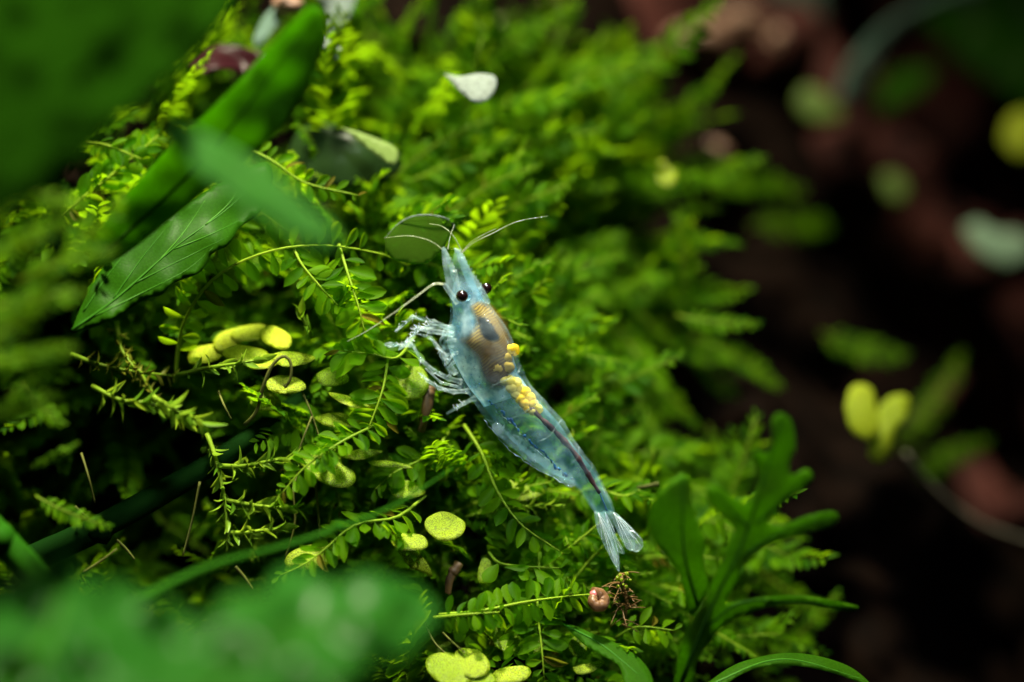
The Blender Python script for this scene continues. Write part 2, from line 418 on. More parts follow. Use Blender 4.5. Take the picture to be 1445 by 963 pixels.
# ------------------------------------------------------------------ leaflets and moss fronds
def leaflet_mesh(name, mat, wmax=.42, peak=.6, cup=.10, curl=.12, twist=0.0, stations=7, point=False):
    V, F = [], []
    for i in range(stations + 1):
        t = i / stations
        if point: w = wmax * (t + .02) ** .5 * (1 - t) ** .9 * 2.2
        else: w = wmax * math.sin(math.pi * min(1, t ** (math.log(.5) / math.log(peak)))) ** .62
        w = max(w, .012)
        for s in (-1, -.5, 0, .5, 1):
            if stations < 6 and abs(s) == .5: continue
            z = cup * s * s * w / wmax - curl * t * t
            y = s * w
            ct, st = math.cos(twist * t), math.sin(twist * t)
            V.append((t, y * ct - z * st * .3, z + y * st))
    c = 3 if stations < 6 else 5
    for i in range(stations):
        for k in range(c - 1):
            a = i * c + k; F.append((a, a + 1, a + c + 1, a + c))
    return mesh_of(name, V, F, mat)

LEAF = [leaflet_mesh('leaflet', M['leaflet'], w, pk, cu, cl, tw) for w, pk, cu, cl, tw in
        ((.22, .60, .08, .06, .15), (.26, .66, .12, .20, -.3), (.19, .55, .06, .28, .4), (.28, .64, -.08, .12, .1), (.23, .70, .10, -.14, .4), (.21, .5, .1, .35, -.2))]
M['leaflet_old'] = leaf_mat('leaflet_old', (0.06, 0.06, 0.004), (0.12, 0.10, 0.008), (0.22, 0.20, 0.012), .5, .5, .3, cell=.3, cell_size=.08, clear=.2)
OLD = [leaflet_mesh('leaflet', M['leaflet_old'], w, pk, cu, cl, tw) for w, pk, cu, cl, tw in ((.2, .6, .2, .4, .6), (.16, .5, .1, .5, -.5))]
SPIKE = [leaflet_mesh('leaf', M['spiky'], w, .4, cu, cl, tw, 6, True) for w, cu, cl, tw in ((.20, .10, .25, .2), (.16, .12, .5, -.3), (.24, .08, .0, .1))]
SPIKEB = [leaflet_mesh('leaf', M['spiky_brown'], w, .4, cu, cl, tw, 6, True) for w, cu, cl, tw in ((.15, .10, .35, .2), (.13, .1, .6, -.3))]
LOW = [leaflet_mesh('leaflet_low', M['leaflet'], w, pk, cu, cl, tw, 4) for w, pk, cu, cl, tw in ((.19, .62, .08, .08, .1), (.23, .66, .12, .16, -.2), (.16, .55, .06, .2, .2))]

def frame_at(path, i, hint):
    n = len(path)
    t = (path[min(i + 1, n - 1)] - path[max(i - 1, 0)]).normalized()
    N = hint - t * hint.dot(t)
    if N.length < 1e-4: N = Vector((0, 0, 1)) - t * t.z
    N.normalize()
    return t, N, t.cross(N).normalized()

def leaf_places(path, hint, llen, space, spiky, R, ang=62, start=.08, taper=True):
    """matrices of the leaflets along a stem (world): two rows, or all round for spiky moss"""
    L = sum((path[i + 1] - path[i]).length for i in range(len(path) - 1))
    count = max(4, int(L / (space * MM)))
    out = []
    for k in range(count):
        t = start + (1 - start) * (k + .5) / count
        x = t * (len(path) - 1); i = min(int(x), len(path) - 2)
        p = path[i].lerp(path[i + 1], x - i)
        T, N, S = frame_at(path, i, hint)
        sz = llen * (1.0 if not taper else (.72 + .5 * math.sin(math.pi * min(1, t * .75 + .15))) * (1 - .45 * max(0, (t - .75) / .25)))
        if spiky: ws = [(k * 2.4 + R.uniform(-.4, .4)), (k * 2.4 + math.pi + R.uniform(-.4, .4))]
        else: ws = [0 + R.uniform(-.25, .25), math.pi + R.uniform(-.25, .25)]
        for j, w in enumerate(ws):
            if R.random() < (.03 if not spiky else .0): continue
            side = S * math.cos(w) + N * math.sin(w)
            a = math.radians((ang if not spiky else 42) + R.uniform(-14, 14) - (22 * max(0, (t - .6) / .4)))
            d = (T * math.cos(a) + side * math.sin(a)).normalized()
            nn = (side.cross(d)).cross(d)
            up = (N if not spiky else T) - d * (N if not spiky else T).dot(d)
            if up.length < 1e-4: up = nn
            up.normalize()
            up = Matrix.Rotation(R.uniform(-.5, .5), 3, d) @ up
            y = up.cross(d)
            s = sz * R.uniform(.82, 1.15) * MM
            mtx = Matrix(((d.x * s, y.x * s, up.x * s, 0), (d.y * s, y.y * s, up.y * s, 0), (d.z * s, y.z * s, up.z * s, 0), (0, 0, 0, 1)))
            pp = p + T * ((j * .5) * space * MM)
            mtx.translation = pp
            out.append(mtx)
    return out

FERN_G = 'fern-like moss fronds on the bank'
def moss(path, hint, llen=1.5, space=.62, label='', spiky=False, brown=False, R=rnd, name='moss_frond', group=FERN_G, rad=.11, ang=62, start=.08, taper=True):
    """one moss shoot, its stem and every leaflet an object"""
    llen *= .84; space *= .88
    root = thing(name, path[0], label, 'moss', group)
    n = len(path)
    V, F = tube(path, [(rad * (1 - .6 * i / (n - 1))) * MM for i in range(n)], 6)
    part('stem', V, F, M['stem'], root)
    meshes = (SPIKEB if brown else SPIKE) if spiky else LEAF
    for mtx in leaf_places(path, hint, llen, space, spiky, R, ang, start, taper):
        o = link('leaf' if spiky else 'leaflet', R.choice(OLD) if (not spiky and R.random() < .025) else R.choice(meshes), root)
        mtx.translation = mtx.translation - Vector(root.location)
        o.matrix_local = mtx
    return root

# prototypes of soft-focus fronds in a local frame (base at the origin, along +X, face +Z)
def proto(seed, length, llen, space, low=True):
    R = random.Random(seed)
    b1, b2 = R.uniform(-.25, .25), R.uniform(-.3, .15)
    path = [Vector((length * t, length * b1 * t * t, length * b2 * t * t)) * MM for t in np.linspace(0, 1, 9)]
    sv, sf = tube(path, [.12 * MM * (1 - .6 * i / 8) for i in range(9)], 5)
    lv, lf = [], []
    for mtx in leaf_places(path, Vector((0, 0, 1)), llen, space, False, R):
        me = R.choice(LOW); b = len(lv)
        lv += [mtx @ v.co for v in me.vertices]
        lf += [tuple(b + i for i in p.vertices) for p in me.polygons]
    return (sv, sf, lv, lf)
PROTO = [proto(100 + i, *a) for i, a in enumerate(((11, 1.5, .62), (9, 1.25, .55), (14, 1.5, .6), (8, 1.1, .5), (10, 1.7, .7), (13, 1.3, .55)))]
PMESH = [(mesh_of('stem', p[0], p[1], M['stem']), mesh_of('foliage', p[2], p[3], M['moss_mass'])) for p in PROTO]

def orient(base, direction, hint, scale=1.0):
    d = direction.normalized(); n = hint - d * hint.dot(d); n.normalize(); y = n.cross(d)
    m = Matrix(((d.x, y.x, n.x, 0), (d.y, y.y, n.y, 0), (d.z, y.z, n.z, 0), (0, 0, 0, 1))) @ Matrix.Scale(scale, 4)
    m.translation = base
    return m

SOFT_G = 'moss fronds on the slope behind the shrimp'
def soft_frond(mtx, k, label, group=SOFT_G):
    root = thing('moss_frond', (0, 0, 0), label, 'moss', group)
    root.matrix_world = mtx
    link('stem', PMESH[k][0], root)
    tag(link('foliage', PMESH[k][1], root), kind='stuff')
    return root

def cam_dir(a, b, c):
    """direction from picture right, picture up and towards the camera"""
    return (RT * a + UP * b - FW * c).normalized()

def in_poly(u, v, poly):
    c = False; j = len(poly) - 1
    for i in range(len(poly)):
        if (poly[i][1] > v) != (poly[j][1] > v) and u < (poly[j][0] - poly[i][0]) * (v - poly[i][1]) / (poly[j][1] - poly[i][1]) + poly[i][0]: c = not c
        j = i
    return c

MOSS = [(430, 90), (560, 80), (680, 140), (780, 150), (850, 190), (890, 280), (900, 360), (890, 430), (920, 520), (930, 620), (950, 800), (1010, 890), (1080, 960), (1120, 1010),
        (-80, 1010), (-80, 210), (60, 180), (250, 90)]
HOLES = [((385, 440), 62, 38), ((110, 660), 120, 70), ((240, 690), 130, 85), ((1000, 640), 55, 40), ((350, 690), 55, 65), ((470, 210), 75, 40), ((560, 300), 50, 25), ((1080, 800), 110, 40), ((850, 520), 80, 75), ((930, 330), 40, 40), ((760, 470), 40, 35), ((640, 640), 30, 40)]
def holed(u, v):
    return any(((u - c[0]) / a) ** 2 + ((v - c[1]) / b) ** 2 < 1 for c, a, b in HOLES)

# carpet: the mass of moss nobody could count
def carpet():
    R = random.Random(21)
    V, F = [], []; nv = 0
    P0 = [(np.array([tuple(x) for x in p[2]]), np.array(p[3])) for p in PROTO]
    cnt = 0
    while cnt < 760:
        u, v = R.uniform(-90, 1420), R.uniform(10, 1010)
        if not in_poly(u, v, MOSS) or (holed(u, v) and R.random() < .93) or (u > 760 and v > 330 and R.random() < .6) or noise.noise(Vector((u / 85, v / 70, 2.2))) > .22: continue
        d = bank_d(u, v)
        a, b, c = R.gauss(.15, .7), R.gauss(.25, .55), R.uniform(.25, .9)
        m = orient(P(u, v, d + 1.5), cam_dir(a, b, c), cam_dir(R.gauss(0, .5), .9, .6), R.uniform(.6, 1.0))
        pv, pf = P0[R.randrange(len(P0))]
        Mx = np.array(m); V.append(pv @ Mx[:3, :3].T + Mx[:3, 3]); F.append(pf + nv); nv += len(pv); cnt += 1
    V = np.concatenate(V); F = np.concatenate(F)
    me = bpy.data.meshes.new('moss_carpet'); me.from_pydata(V.tolist(), [], F.tolist())
    me.polygons.foreach_set('use_smooth', [True] * len(me.polygons)); me.materials.append(M['moss_mass'])
    tag(link('moss_carpet', me), kind='stuff')
carpet()

LAND = [('above the see-through leaf dome', 600, 270), ('around the white leaf scrap', 660, 120), ('just behind the shrimp\'s far eye', 760, 400), ('behind the shrimp\'s yellow eggs', 820, 520), ('behind the shrimp\'s tail', 890, 640),
        ('under the tiny yellow pad', 940, 260), ('at the top rim of the mossy slope', 850, 150), ('beside the toothed dark lobe', 950, 720), ('behind the finger-lobed leaf', 1080, 720), ('under the glossy arched blade', 1080, 930), ('around the pair of blurred pale pads', 1240, 720),
        ('beside the pink snail', 850, 870), ('around the round speckled pad', 620, 740), ('above the three joined pads', 650, 890), ('around the tilted yellow pad', 460, 650), ('under the shrimp\'s walking legs', 570, 560), ('under the shrimp\'s belly', 700, 650),
        ('below the arching frond', 450, 400), ('in front of the shrimp\'s beak', 580, 390), ('beside the bleached leaf flap', 520, 240), ('beside the low oval pad', 430, 800), ('in the dark gap past the driftwood', 1000, 450), ('near the striped pad', 720, 800)]
def near_by(u, v):
    return min(LAND, key=lambda q: (q[1] - u) ** 2 + (q[2] - v) ** 2)[0]

# soft-focus fronds, each its own thing
def soft_fronds():
    R = random.Random(5)
    n = 0
    while n < 150:
        u, v = R.uniform(440, 1400), R.uniform(40, 1000)
        if not in_poly(u, v, MOSS) or holed(u, v): continue
        d = bank_d(u, v)
        if d < 12: continue
        edge = max(0, (u - 800) / 400)
        a, b, c = R.gauss(.25 + .3 * edge, .5), R.gauss(.55, .45), R.uniform(.1, .6)
        if u > 740 and 340 < v < 760: a, b, c = R.gauss(.45, .3), R.gauss(-.5, .4), R.uniform(.1, .5)
        m = orient(P(u, v, d + .5), cam_dir(a, b, c), cam_dir(R.gauss(0, .4), .8, .8), R.uniform(.7, 1.05))
        e = P(u, v, d) + cam_dir(a, b, c) * .005; w = near_by(u + 100 * a, v - 100 * b)
        soft_frond(m, R.randrange(len(PMESH)), ('drooping ' if b < -.15 else 'upright ' if b > .6 else 'leaning ') + ('long' if m.to_scale().x > .88 else 'short') + ' soft-focus moss frond ' + w, 'soft moss fronds ' + w)
        n += 1
    # single shoots that stand out from the edge of the slope
    for (u0, v0, u1, v1, d0, d1, k) in ((985, 262, 1125, 236, 32, 36, 0), (1060, 320, 1190, 303, 40, 44, 1), (955, 445, 1058, 472, 16, 14, 3), (975, 475, 1108, 520, 22, 22, 0),
                                        (1160, 470, 1260, 528, 34, 32, 4), (1255, 640, 1385, 512, 34, 36, 5), (905, 200, 920, 78, 36, 34, 1), (830, 260, 815, 105, 24, 22, 2), (1240, 700, 1375, 600, 34, 36, 2),
                                        (965, 440, 968, 310, 18, 16, 1), (930, 215, 900, 160, 30, 29, 3), (1000, 600, 1040, 690, 22, 20, 2), (800, 400, 870, 540, 17, 15, 2), (850, 380, 940, 500, 22, 20, 5), (790, 480, 850, 600, 13, 11, 0), (880, 470, 965, 610, 20, 18, 5), (780, 360, 860, 420, 16, 13, 1), (900, 560, 960, 660, 18, 16, 2), (860, 330, 960, 400, 24, 21, 0)):
        a, b = P(u0, v0, d0), P(u1, v1, d1)
        k_ = k % len(PMESH); ln = max(x.co.x for x in PMESH[k_][0].vertices)
        soft_frond(orient(a, b - a, cam_dir(.1, .5, .9), (b - a).length / ln), k_, ('drooping' if v1 > v0 + 20 else 'rising' if v1 < v0 - 60 else 'level') + ' single moss shoot standing out ' + near_by(u1, v1), 'single moss shoots on the slope')
soft_fronds()

# sharp fronds in the plane of focus, every leaflet an object
def curve_path(base, d0, length, droop, n=10):
    pts = []
    p = Vector(base); d = d0.normalized(); st = length * MM / (n - 1)
    for i in range(n):
        pts.append(p.copy()); p = p + d * st
        d = (d + droop * (1.0 / n)).normalized()
    return pts

def sharp_fronds():
    R = random.Random(11)
    n = 0; tries = 0
    while n < 190 and tries < 5000:
        tries += 1
        u, v = R.uniform(330, 900), R.uniform(270, 990)
        if holed(u, v) or not in_poly(u, v, MOSS): continue
        d = bank_d(u, v)
        if d > 14: continue
        a, b, c = R.gauss(.2, .75), R.gauss(.15, .5), R.uniform(.15, .6)
        path = curve_path(P(u, v, d + .5), cam_dir(a, b, c), R.uniform(6, 11), Vector((R.gauss(0, .5), R.gauss(-.1, .3), R.uniform(-.9, .1))))
        # keep shoots behind the shrimp
        if any((q - CAM).dot(FW) / MM - D0 < 2.2 for q in path): continue
        moss(path, cam_dir(R.gauss(0, .5), .8, .8), R.uniform(.6, 1.45), R.uniform(.36, .58), ('drooping' if b < -.15 else 'upright' if b > .45 else 'level') + (' crisp moss frond turned to the tail side ' if a > 0 else ' crisp moss frond turned to the hollow side ') + near_by(u + 60 * a, v - 60 * b), R=R, group='crisp moss fronds ' + near_by(u + 60 * a, v - 60 * b))
        n += 1
sharp_fronds()

def fine_sprigs():
    R = random.Random(31); n = 0
    while n < 62:
        u, v = R.uniform(330, 880), R.uniform(420, 980)
        if holed(u, v) or bank_d(u, v) > 14: continue
        path = curve_path(P(u, v, bank_d(u, v) - 1), cam_dir(R.gauss(.1, .8), R.gauss(.2, .6), R.uniform(.1, .5)), R.uniform(3.5, 7), Vector((R.gauss(0, .6), 0, R.uniform(-.8, .3))))
        if any((q - CAM).dot(FW) / MM - D0 < 1.8 for q in path): continue
        w = near_by(u, v)
        moss(path, cam_dir(0, .8, .6), R.uniform(.55, .95), R.uniform(.3, .42), 'small pointed-leaved moss sprig ' + w, spiky=True, R=R, name='spiky_moss', group='pointed sprigs ' + w, rad=.07, taper=True)
        n += 1
fine_sprigs()

H = cam_dir
def hero(pts, llen, space, label, hint=(0.0, .55, .85), n=16, group=None, **k):
    return moss(pxpath(pts, n), H(*hint), llen, space, label, group=group, **k)
hero([(247, 540, 4), (258, 460, 2.5), (300, 395, 1.5), (370, 358, 1), (450, 346, 1), (535, 358, 2.5), (575, 375, 4)], 1.55, 1.05, 'long arching moss frond over the dark hollow, beside the veined broad leaf', hint=(0, .1, 1), ang=78, n=24)
hero([(335, 203, 5), (385, 228, 4), (430, 258, 3.5), (505, 276, 3)], 1.15, .8, 'slender moss shoot with small round leaflets above the arching frond', hint=(0, .3, 1), ang=70)
hero([(410, 338, 1.5), (425, 372, .5), (455, 408, 0), (478, 432, 0)], 1.5, .75, 'moss shoot hanging down from the arching frond with spread leaflets', hint=(.2, .3, 1), ang=66)
hero([(478, 345, 2), (492, 390, .5), (505, 430, -.3), (515, 470, -.5)], 1.75, .75, 'bright moss frond whose tip touches the shrimp\'s long feeler', hint=(-.2, .6, .8), ang=68)
hero([(70, 320, 6), (110, 285, 4), (160, 245, 4), (225, 190, 5)], 1.7, .8, 'sunlit yellow-green moss frond between the big leaf blades', hint=(-.3, .4, .9))
hero([(120, 200, 5), (150, 205, 4), (200, 225, 4)], 1.1, .8, 'short pale moss shoot crossing the sunlit frond', hint=(0, .5, .9))
hero([(560, 585, 3), (530, 600, 0), (480, 625, -1.5), (430, 660, -2), (395, 700, -2)], 1.35, .72, 'moss frond lying across the tilted yellow duckweed pad', hint=(.1, .75, .65), ang=74)
hero([(548, 500, 1.5), (540, 550, 0), (520, 605, -.5)], 1.6, .62, 'upright feathery moss frond beside the shrimp\'s walking legs', hint=(.1, .3, 1), ang=78)
hero([(655, 600, 4), (680, 640, 2.5), (700, 690, 2), (735, 740, 1), (790, 778, 1)], 1.5, .95, 'long thin moss shoot trailing under the shrimp\'s belly', hint=(.2, .5, .8))
hero([(600, 700, 2), (560, 730, 0), (500, 742, -1), (440, 790, -2), (395, 812, -2)], 1.5, .7, 'moss frond reaching over the two duckweed pads', hint=(.1, .8, .6), ang=70)
hero([(620, 868, -1), (680, 862, -1.5), (740, 850, -1), (800, 842, 0), (850, 838, 1)], 1.35, .72, 'level moss shoot running towards the pink snail', hint=(0, .35, 1), ang=76)
hero([(612, 872, -1.5), (650, 868, -2), (705, 864, -2)], 1.25, .7, 'short moss shoot with rounded leaflets above the duckweed cluster', hint=(0, .3, 1), ang=80)
hero([(762, 780, 2), (758, 850, 0), (765, 920, -1), (768, 960, -1)], 1.5, .65, 'upright moss frond over the half-hidden duckweed pad', hint=(.1, .3, 1), ang=80)
hero([(690, 780, 2), (705, 795, 1), (745, 800, 1), (790, 802, 1)], 1.6, 1.2, 'moss shoot with two long leaflets near the striped pad', hint=(0, .6, .7))
hero([(585, 475, 3), (560, 505, 1), (525, 500, .5), (480, 495, .5)], 1.9, .8, 'broad-leaved moss frond below the shrimp\'s feeler', hint=(0, .6, .8))
hero([(640, 600, 5), (610, 640, 3), (560, 665, 2), (530, 690, 1.5)], 1.6, .7, 'moss frond under the shrimp\'s last leg', hint=(0, .7, .7))
hero([(800, 700, 7), (840, 690, 5), (880, 700, 4), (905, 690, 4)], 1.5, .7, 'bright moss frond behind the shrimp\'s tail', hint=(0, .6, .8))
hero([(770, 800, 4), (820, 760, 3), (850, 735, 3)], 1.3, .7, 'moss frond between the shrimp\'s tail fan and the bank', hint=(0, .6, .8))
hero([(690, 400, 9), (735, 420, 7), (770, 395, 6)], 1.7, .7, 'moss frond behind the shrimp\'s far eye', hint=(0, .6, .8))
hero([(870, 900, 3), (900, 885, 2), (950, 890, 2)], 1.3, .8, 'small moss shoot beside the brown root tuft', hint=(0, .6, .8))
hero([(330, 335, 6), (350, 300, 5), (375, 270, 5)], 1.3, .8, 'small moss shoot behind the veined broad leaf', hint=(0, .5, .9))
hero([(560, 330, 8), (600, 370, 6), (650, 380, 5)], 1.6, .7, 'moss frond behind the shrimp\'s beak', hint=(0, .6, .8))

# spiky moss
SPG = 'spiky moss shoots in the hollow'
def spiky(pts, llen, space, label, **k):
    return moss(pxpath(pts, 14), H(0, .5, .8), llen, space, label, spiky=True, name='spiky_moss', group=SPG, rad=k.pop('rad', .16), taper=False, **k)
spiky([(292, 612, 1), (305, 650, .5), (316, 700, 0), (322, 760, 0)], 1.2, .5, 'upright main stem of spiky moss crossing the dark stem', rad=.17)
spiky([(312, 658, .3), (345, 658, -.5), (385, 650, -1), (408, 648, -1.2)], 1.35, .5, 'topmost pointed side shoot of the spiky moss stem')
spiky([(316, 705, .3), (350, 712, -.5), (385, 716, -1), (412, 718, -1.2)], 1.4, .5, 'middle pointed side shoot of the spiky moss stem, pale tip')
spiky([(320, 752, .3), (345, 752, -.5), (375, 748, -1), (395, 745, -1)], 1.25, .5, 'lowest pointed side shoot of the spiky moss stem')
spiky([(250, 530, 3), (290, 520, 1), (330, 514, 0), (365, 508, 0)], 1.3, .75, 'level spiky moss shoot with hanging leaves under the lit yellow leaf')
spiky([(130, 545, -2), (170, 565, -3), (215, 570, -3), (255, 590, -3)], 1.5, .55, 'blurred spiky moss shoot above the hollow')
spiky([(215, 560, -4), (250, 580, -4), (285, 595, -4)], 1.7, .55, 'bushy spiky moss tip hanging over the dark stem')
spiky([(440, 475, 2), (430, 455, 1), (425, 440, 1)], 1.2, .5, 'small star-shaped spiky moss tip beside the hollow')
spiky([(100, 500, 3), (140, 515, 2), (190, 525, 2), (240, 530, 3)], 1.0, .45, 'old brownish spiky moss shoot under the veined leaf', brown=True)
spiky([(165, 455, 4), (170, 490, 3), (190, 520, 2)], .8, .4, 'thin brown spiky moss shoot hanging below the veined leaf', brown=True)
spiky([(225, 575, 3), (200, 530, 3), (178, 500, 3)], .9, .4, 'brown spiky moss sprig leaning on the level shoot', brown=True)

# ------------------------------------------------------------------ broad leaves
def broad_leaf(name, label, outline, dfun, mat, veins=(), step=14, thick=.22, ns=90, vr=.12, cat='leaf', group=None, vmat='vein'):
    b = outline[0]
    root = thing(name, P(b[0], b[1], dfun(*b)), label, cat, group)
    V, F = sheet(outline, dfun, step, thick, ns)
    part('blade', V, F, M[mat], root)
    for k, vn in enumerate(veins):
        n = 18
        pts = crom([(a, b_, 0) for a, b_ in vn], n)
        path = [P(q[0], q[1], dfun(q[0], q[1]) + .015) for q in pts]
        V, F = tube(path, [(vr if k == 0 else vr * .6) * MM * (1 - .75 * i / (n - 1)) for i in range(n)], 6)
        part('midrib' if k == 0 else 'vein', V, F, M[vmat], root)
    return root

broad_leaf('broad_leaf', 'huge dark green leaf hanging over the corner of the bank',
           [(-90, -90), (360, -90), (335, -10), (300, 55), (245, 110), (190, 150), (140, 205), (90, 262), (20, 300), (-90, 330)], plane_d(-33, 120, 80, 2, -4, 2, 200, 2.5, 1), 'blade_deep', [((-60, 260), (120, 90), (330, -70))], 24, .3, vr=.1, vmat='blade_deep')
broad_leaf('broad_leaf', 'smooth green strap-shaped leaf rising above the veined leaf',
           [(120, 385), (140, 325), (190, 262), (232, 215), (282, 168), (332, 120), (372, 75), (412, 32), (440, 8), (456, 22), (458, 62), (440, 112), (412, 152), (400, 175), (352, 222), (290, 270), (222, 325), (168, 365)],
           plane_d(-9, 300, 200, -1.2, 1.5, 0, 200, .5, 2), 'blade_light', [((125, 378), (290, 222), (445, 25))], 14, .25, vr=.14)
broad_leaf('broad_leaf', 'sharp dark green leaf with pale veins and wavy rim above the hollow',
           [(100, 470), (118, 425), (150, 370), (178, 335), (230, 310), (290, 270), (350, 238), (376, 230), (385, 252), (368, 298), (338, 322), (322, 346), (300, 358), (283, 384), (245, 400), (228, 416), (206, 422), (165, 447), (133, 462)],
           plane_d(-.5, 240, 350, .4, -2.2, .5, 150, .5, 3), 'blade', [((102, 466), (166, 420), (246, 350), (320, 296), (372, 245)), ((133, 447), (200, 414), (262, 382), (300, 350)), ((190, 400), (260, 365), (322, 334)),
            ((118, 440), (150, 392), (190, 340)), ((160, 422), (200, 365), (240, 315)), ((225, 368), (258, 330), (290, 282)), ((246, 352), (300, 330), (352, 304)), ((290, 318), (325, 285), (345, 248))], 9, .18, 110, vr=.10)
broad_leaf('broad_leaf', 'blurred blue-green leaf tip crossing the strap-shaped leaf',
           [(212, 172), (232, 158), (270, 178), (340, 215), (405, 262), (475, 330), (462, 352), (420, 338), (360, 305), (300, 262), (250, 218)], plane_d(-31, 340, 250, -1, -3, 0, 100, .3, 4), 'blade_mid', [((220, 170), (340, 245), (465, 340))], 14, .25)
broad_leaf('broad_leaf', 'big blurred jagged leaf low in the corner, pale sheen',
           [(-90, 835), (0, 815), (50, 800), (98, 768), (125, 822), (180, 815), (205, 850), (250, 850), (280, 900), (330, 930), (340, 1080), (-90, 1100)], plane_d(-43, 120, 920, 2, -6, 1, 150, 3.6, 5), 'blade_cool', [((-60, 1060), (60, 920), (100, 790))], 20, .3, vr=.3)
broad_leaf('broad_leaf', 'big blurred rounded leaf low beside the jagged leaf, pale sheen',
           [(190, 1080), (215, 940), (262, 882), (300, 872), (322, 838), (372, 836), (392, 806), (440, 802), (470, 822), (512, 806), (566, 822), (598, 836), (618, 872), (590, 900), (560, 934), (500, 950), (470, 985), (400, 1090)], plane_d(-42, 420, 900, 3, -7, 1, 150, 3.6, 6), 'blade_cool', [((210, 1060), (400, 900), (610, 865))], 20, .3, vr=.3)

def z4(x, y): return (880 + x / 2.514, 580 + y / 2.514)
FERN = plane_d(-8.5, 1000, 800, 1.0, 2.6, .3, 150, .5, 8)
broad_leaf('lobed_leaf', 'tall dark green leaf with narrow finger lobes rising beside the tail',
           [z4(*q) for q in [(175, 975), (240, 970), (262, 885), (305, 820), (350, 768), (400, 738), (500, 698), (620, 686), (720, 700), (800, 712), (835, 697), (790, 682), (690, 663), (600, 654), (480, 662), (400, 678), (362, 680),
             (398, 610), (432, 535), (500, 486), (570, 455), (660, 432), (740, 410), (765, 380), (738, 355), (640, 375), (565, 408), (512, 402), (540, 352), (592, 310), (650, 270), (672, 232), (648, 205), (598, 228), (588, 200),
             (610, 135), (602, 60), (582, 20), (548, 8), (524, 40), (526, 110), (505, 150), (470, 138), (458, 168), (478, 222), (466, 285), (440, 330), (398, 312), (335, 268), (296, 272), (298, 320), (348, 372), (392, 412),
             (370, 470), (345, 550), (315, 602), (282, 680), (242, 740), (205, 830)]], FERN, 'blade_lobed', [[z4(*q) for q in ((205, 965), (300, 720), (430, 450), (560, 30))], [z4(*q) for q in ((300, 760), (450, 675), (815, 697))],
             [z4(*q) for q in ((430, 510), (560, 430), (745, 382))], [z4(*q) for q in ((470, 400), (560, 320), (655, 225))], [z4(*q) for q in ((440, 410), (380, 350), (310, 285))]], 9, .10, 260, vr=.16)
broad_leaf('lobed_leaf', 'single broad toothed dark green lobe standing next to the finger-lobed leaf',
           [z4(*q) for q in [(205, 222), (236, 240), (240, 325), (252, 345), (254, 378), (268, 395), (268, 430), (286, 450), (284, 560), (302, 612), (285, 668), (240, 720), (212, 640), (198, 580), (150, 520), (105, 460), (88, 400), (100, 330), (140, 270)]],
           plane_d(-8, 960, 760, 1.0, 2.4, .5, 80, .3, 9), 'blade_lobed', [[z4(*q) for q in ((262, 690), (215, 500), (208, 235))]], 8, .10, 90, vr=.12)
broad_leaf('lobed_leaf', 'glossy arched leaf blade curving over the bank edge under the lobed leaf',
           [z4(*q) for q in [(270, 985), (380, 908), (470, 876), (560, 860), (650, 863), (740, 883), (820, 918), (880, 975), (820, 958), (740, 930), (650, 910), (560, 903), (470, 915), (400, 945), (330, 990)]],
           plane_d(-1.0, 1100, 940, 0.5, -5, .5, 80, .3, 10), 'blade_light', [[z4(*q) for q in ((300, 975), (560, 882), (860, 955))]], 7, .2, 90, vr=.1)
def z3(x, y): return (560 + x / 3.6125, 760 + y / 3.6125)
broad_leaf('lobed_leaf', 'short glossy dark leaf tip lying below the pink snail',
           [z3(*q) for q in [(842, 436), (910, 446), (1000, 486), (1080, 515), (1160, 560), (1230, 605), (1290, 680), (1300, 760), (1180, 760), (1130, 650), (1050, 600), (960, 545), (900, 492)]],
           plane_d(-1.5, 840, 920, 0, -5, .5, 80, .25, 11), 'blade_light', [[z3(*q) for q in ((850, 440), (1040, 540), (1240, 700))]], 7, .18, 80, vr=.1)

# odd leaves
broad_leaf('old_leaf', 'thin see-through leaf dome with pale rim behind the shrimp\'s beak',
           [(543, 338), (560, 318), (582, 306), (608, 304), (630, 309), (641, 318), (634, 332), (626, 350), (600, 372), (560, 368), (545, 355)], plane_d(2.6, 595, 335, .5, -1.6, .25, 50, .25, 12), 'clear_leaf', [], 6, .08, 60)
o = bpy.data.objects[-1] if False else None
V, F = pxtube([(543, 338, 3.2), (560, 318, 3.0), (582, 306, 2.8), (608, 304, 2.7), (630, 309, 2.9), (641, 318, 3.2), (637, 326, 3.2)], .03, .07, 24, 6, .5)
part('rim', V, F, M['white_leaf'], [x for x in COL.objects if x.name.startswith('old_leaf')][0])
broad_leaf('dark_leaf', 'dark drooping leaf with a bleached tip on the upper bank', [(405, 215), (420, 185), (450, 172), (490, 180), (530, 196), (560, 208), (565, 240), (520, 262), (450, 262), (410, 245)], plane_d(9, 480, 215, 0, -2, .8, 60, .3, 13), 'dark_leaf', [], 10, .15, 60)
broad_leaf('bleached_leaf', 'small pale bleached leaf flap below the white leaf scrap', [(480, 180), (505, 186), (530, 195), (553, 205), (562, 216), (556, 234), (540, 226), (515, 207)], plane_d(7.2, 525, 205, 0, -2, 0, 60, .2, 14), 'duckweed_pale', [], 7, .12, 50)
broad_leaf('bleached_leaf', 'white triangular leaf scrap caught among the upper moss', [(626, 104), (650, 108), (675, 104), (698, 108), (700, 124), (690, 140), (672, 146), (650, 130)], plane_d(7, 665, 122, 0, -3, .5, 40, .2, 15), 'white_leaf', [], 7, .15, 50)
broad_leaf('purple_leaf', 'folded purple-brown leaf behind the strap-shaped leaf', [(262, 90), (300, 62), (340, 66), (375, 78), (395, 92), (372, 108), (340, 104), (312, 98), (285, 105)], plane_d(12, 330, 85, 0, -3, 0, 60, 1.2, 16), 'purple_leaf', [((265, 92), (330, 82), (390, 92))], 7, .2, 50, vmat='purple_leaf')
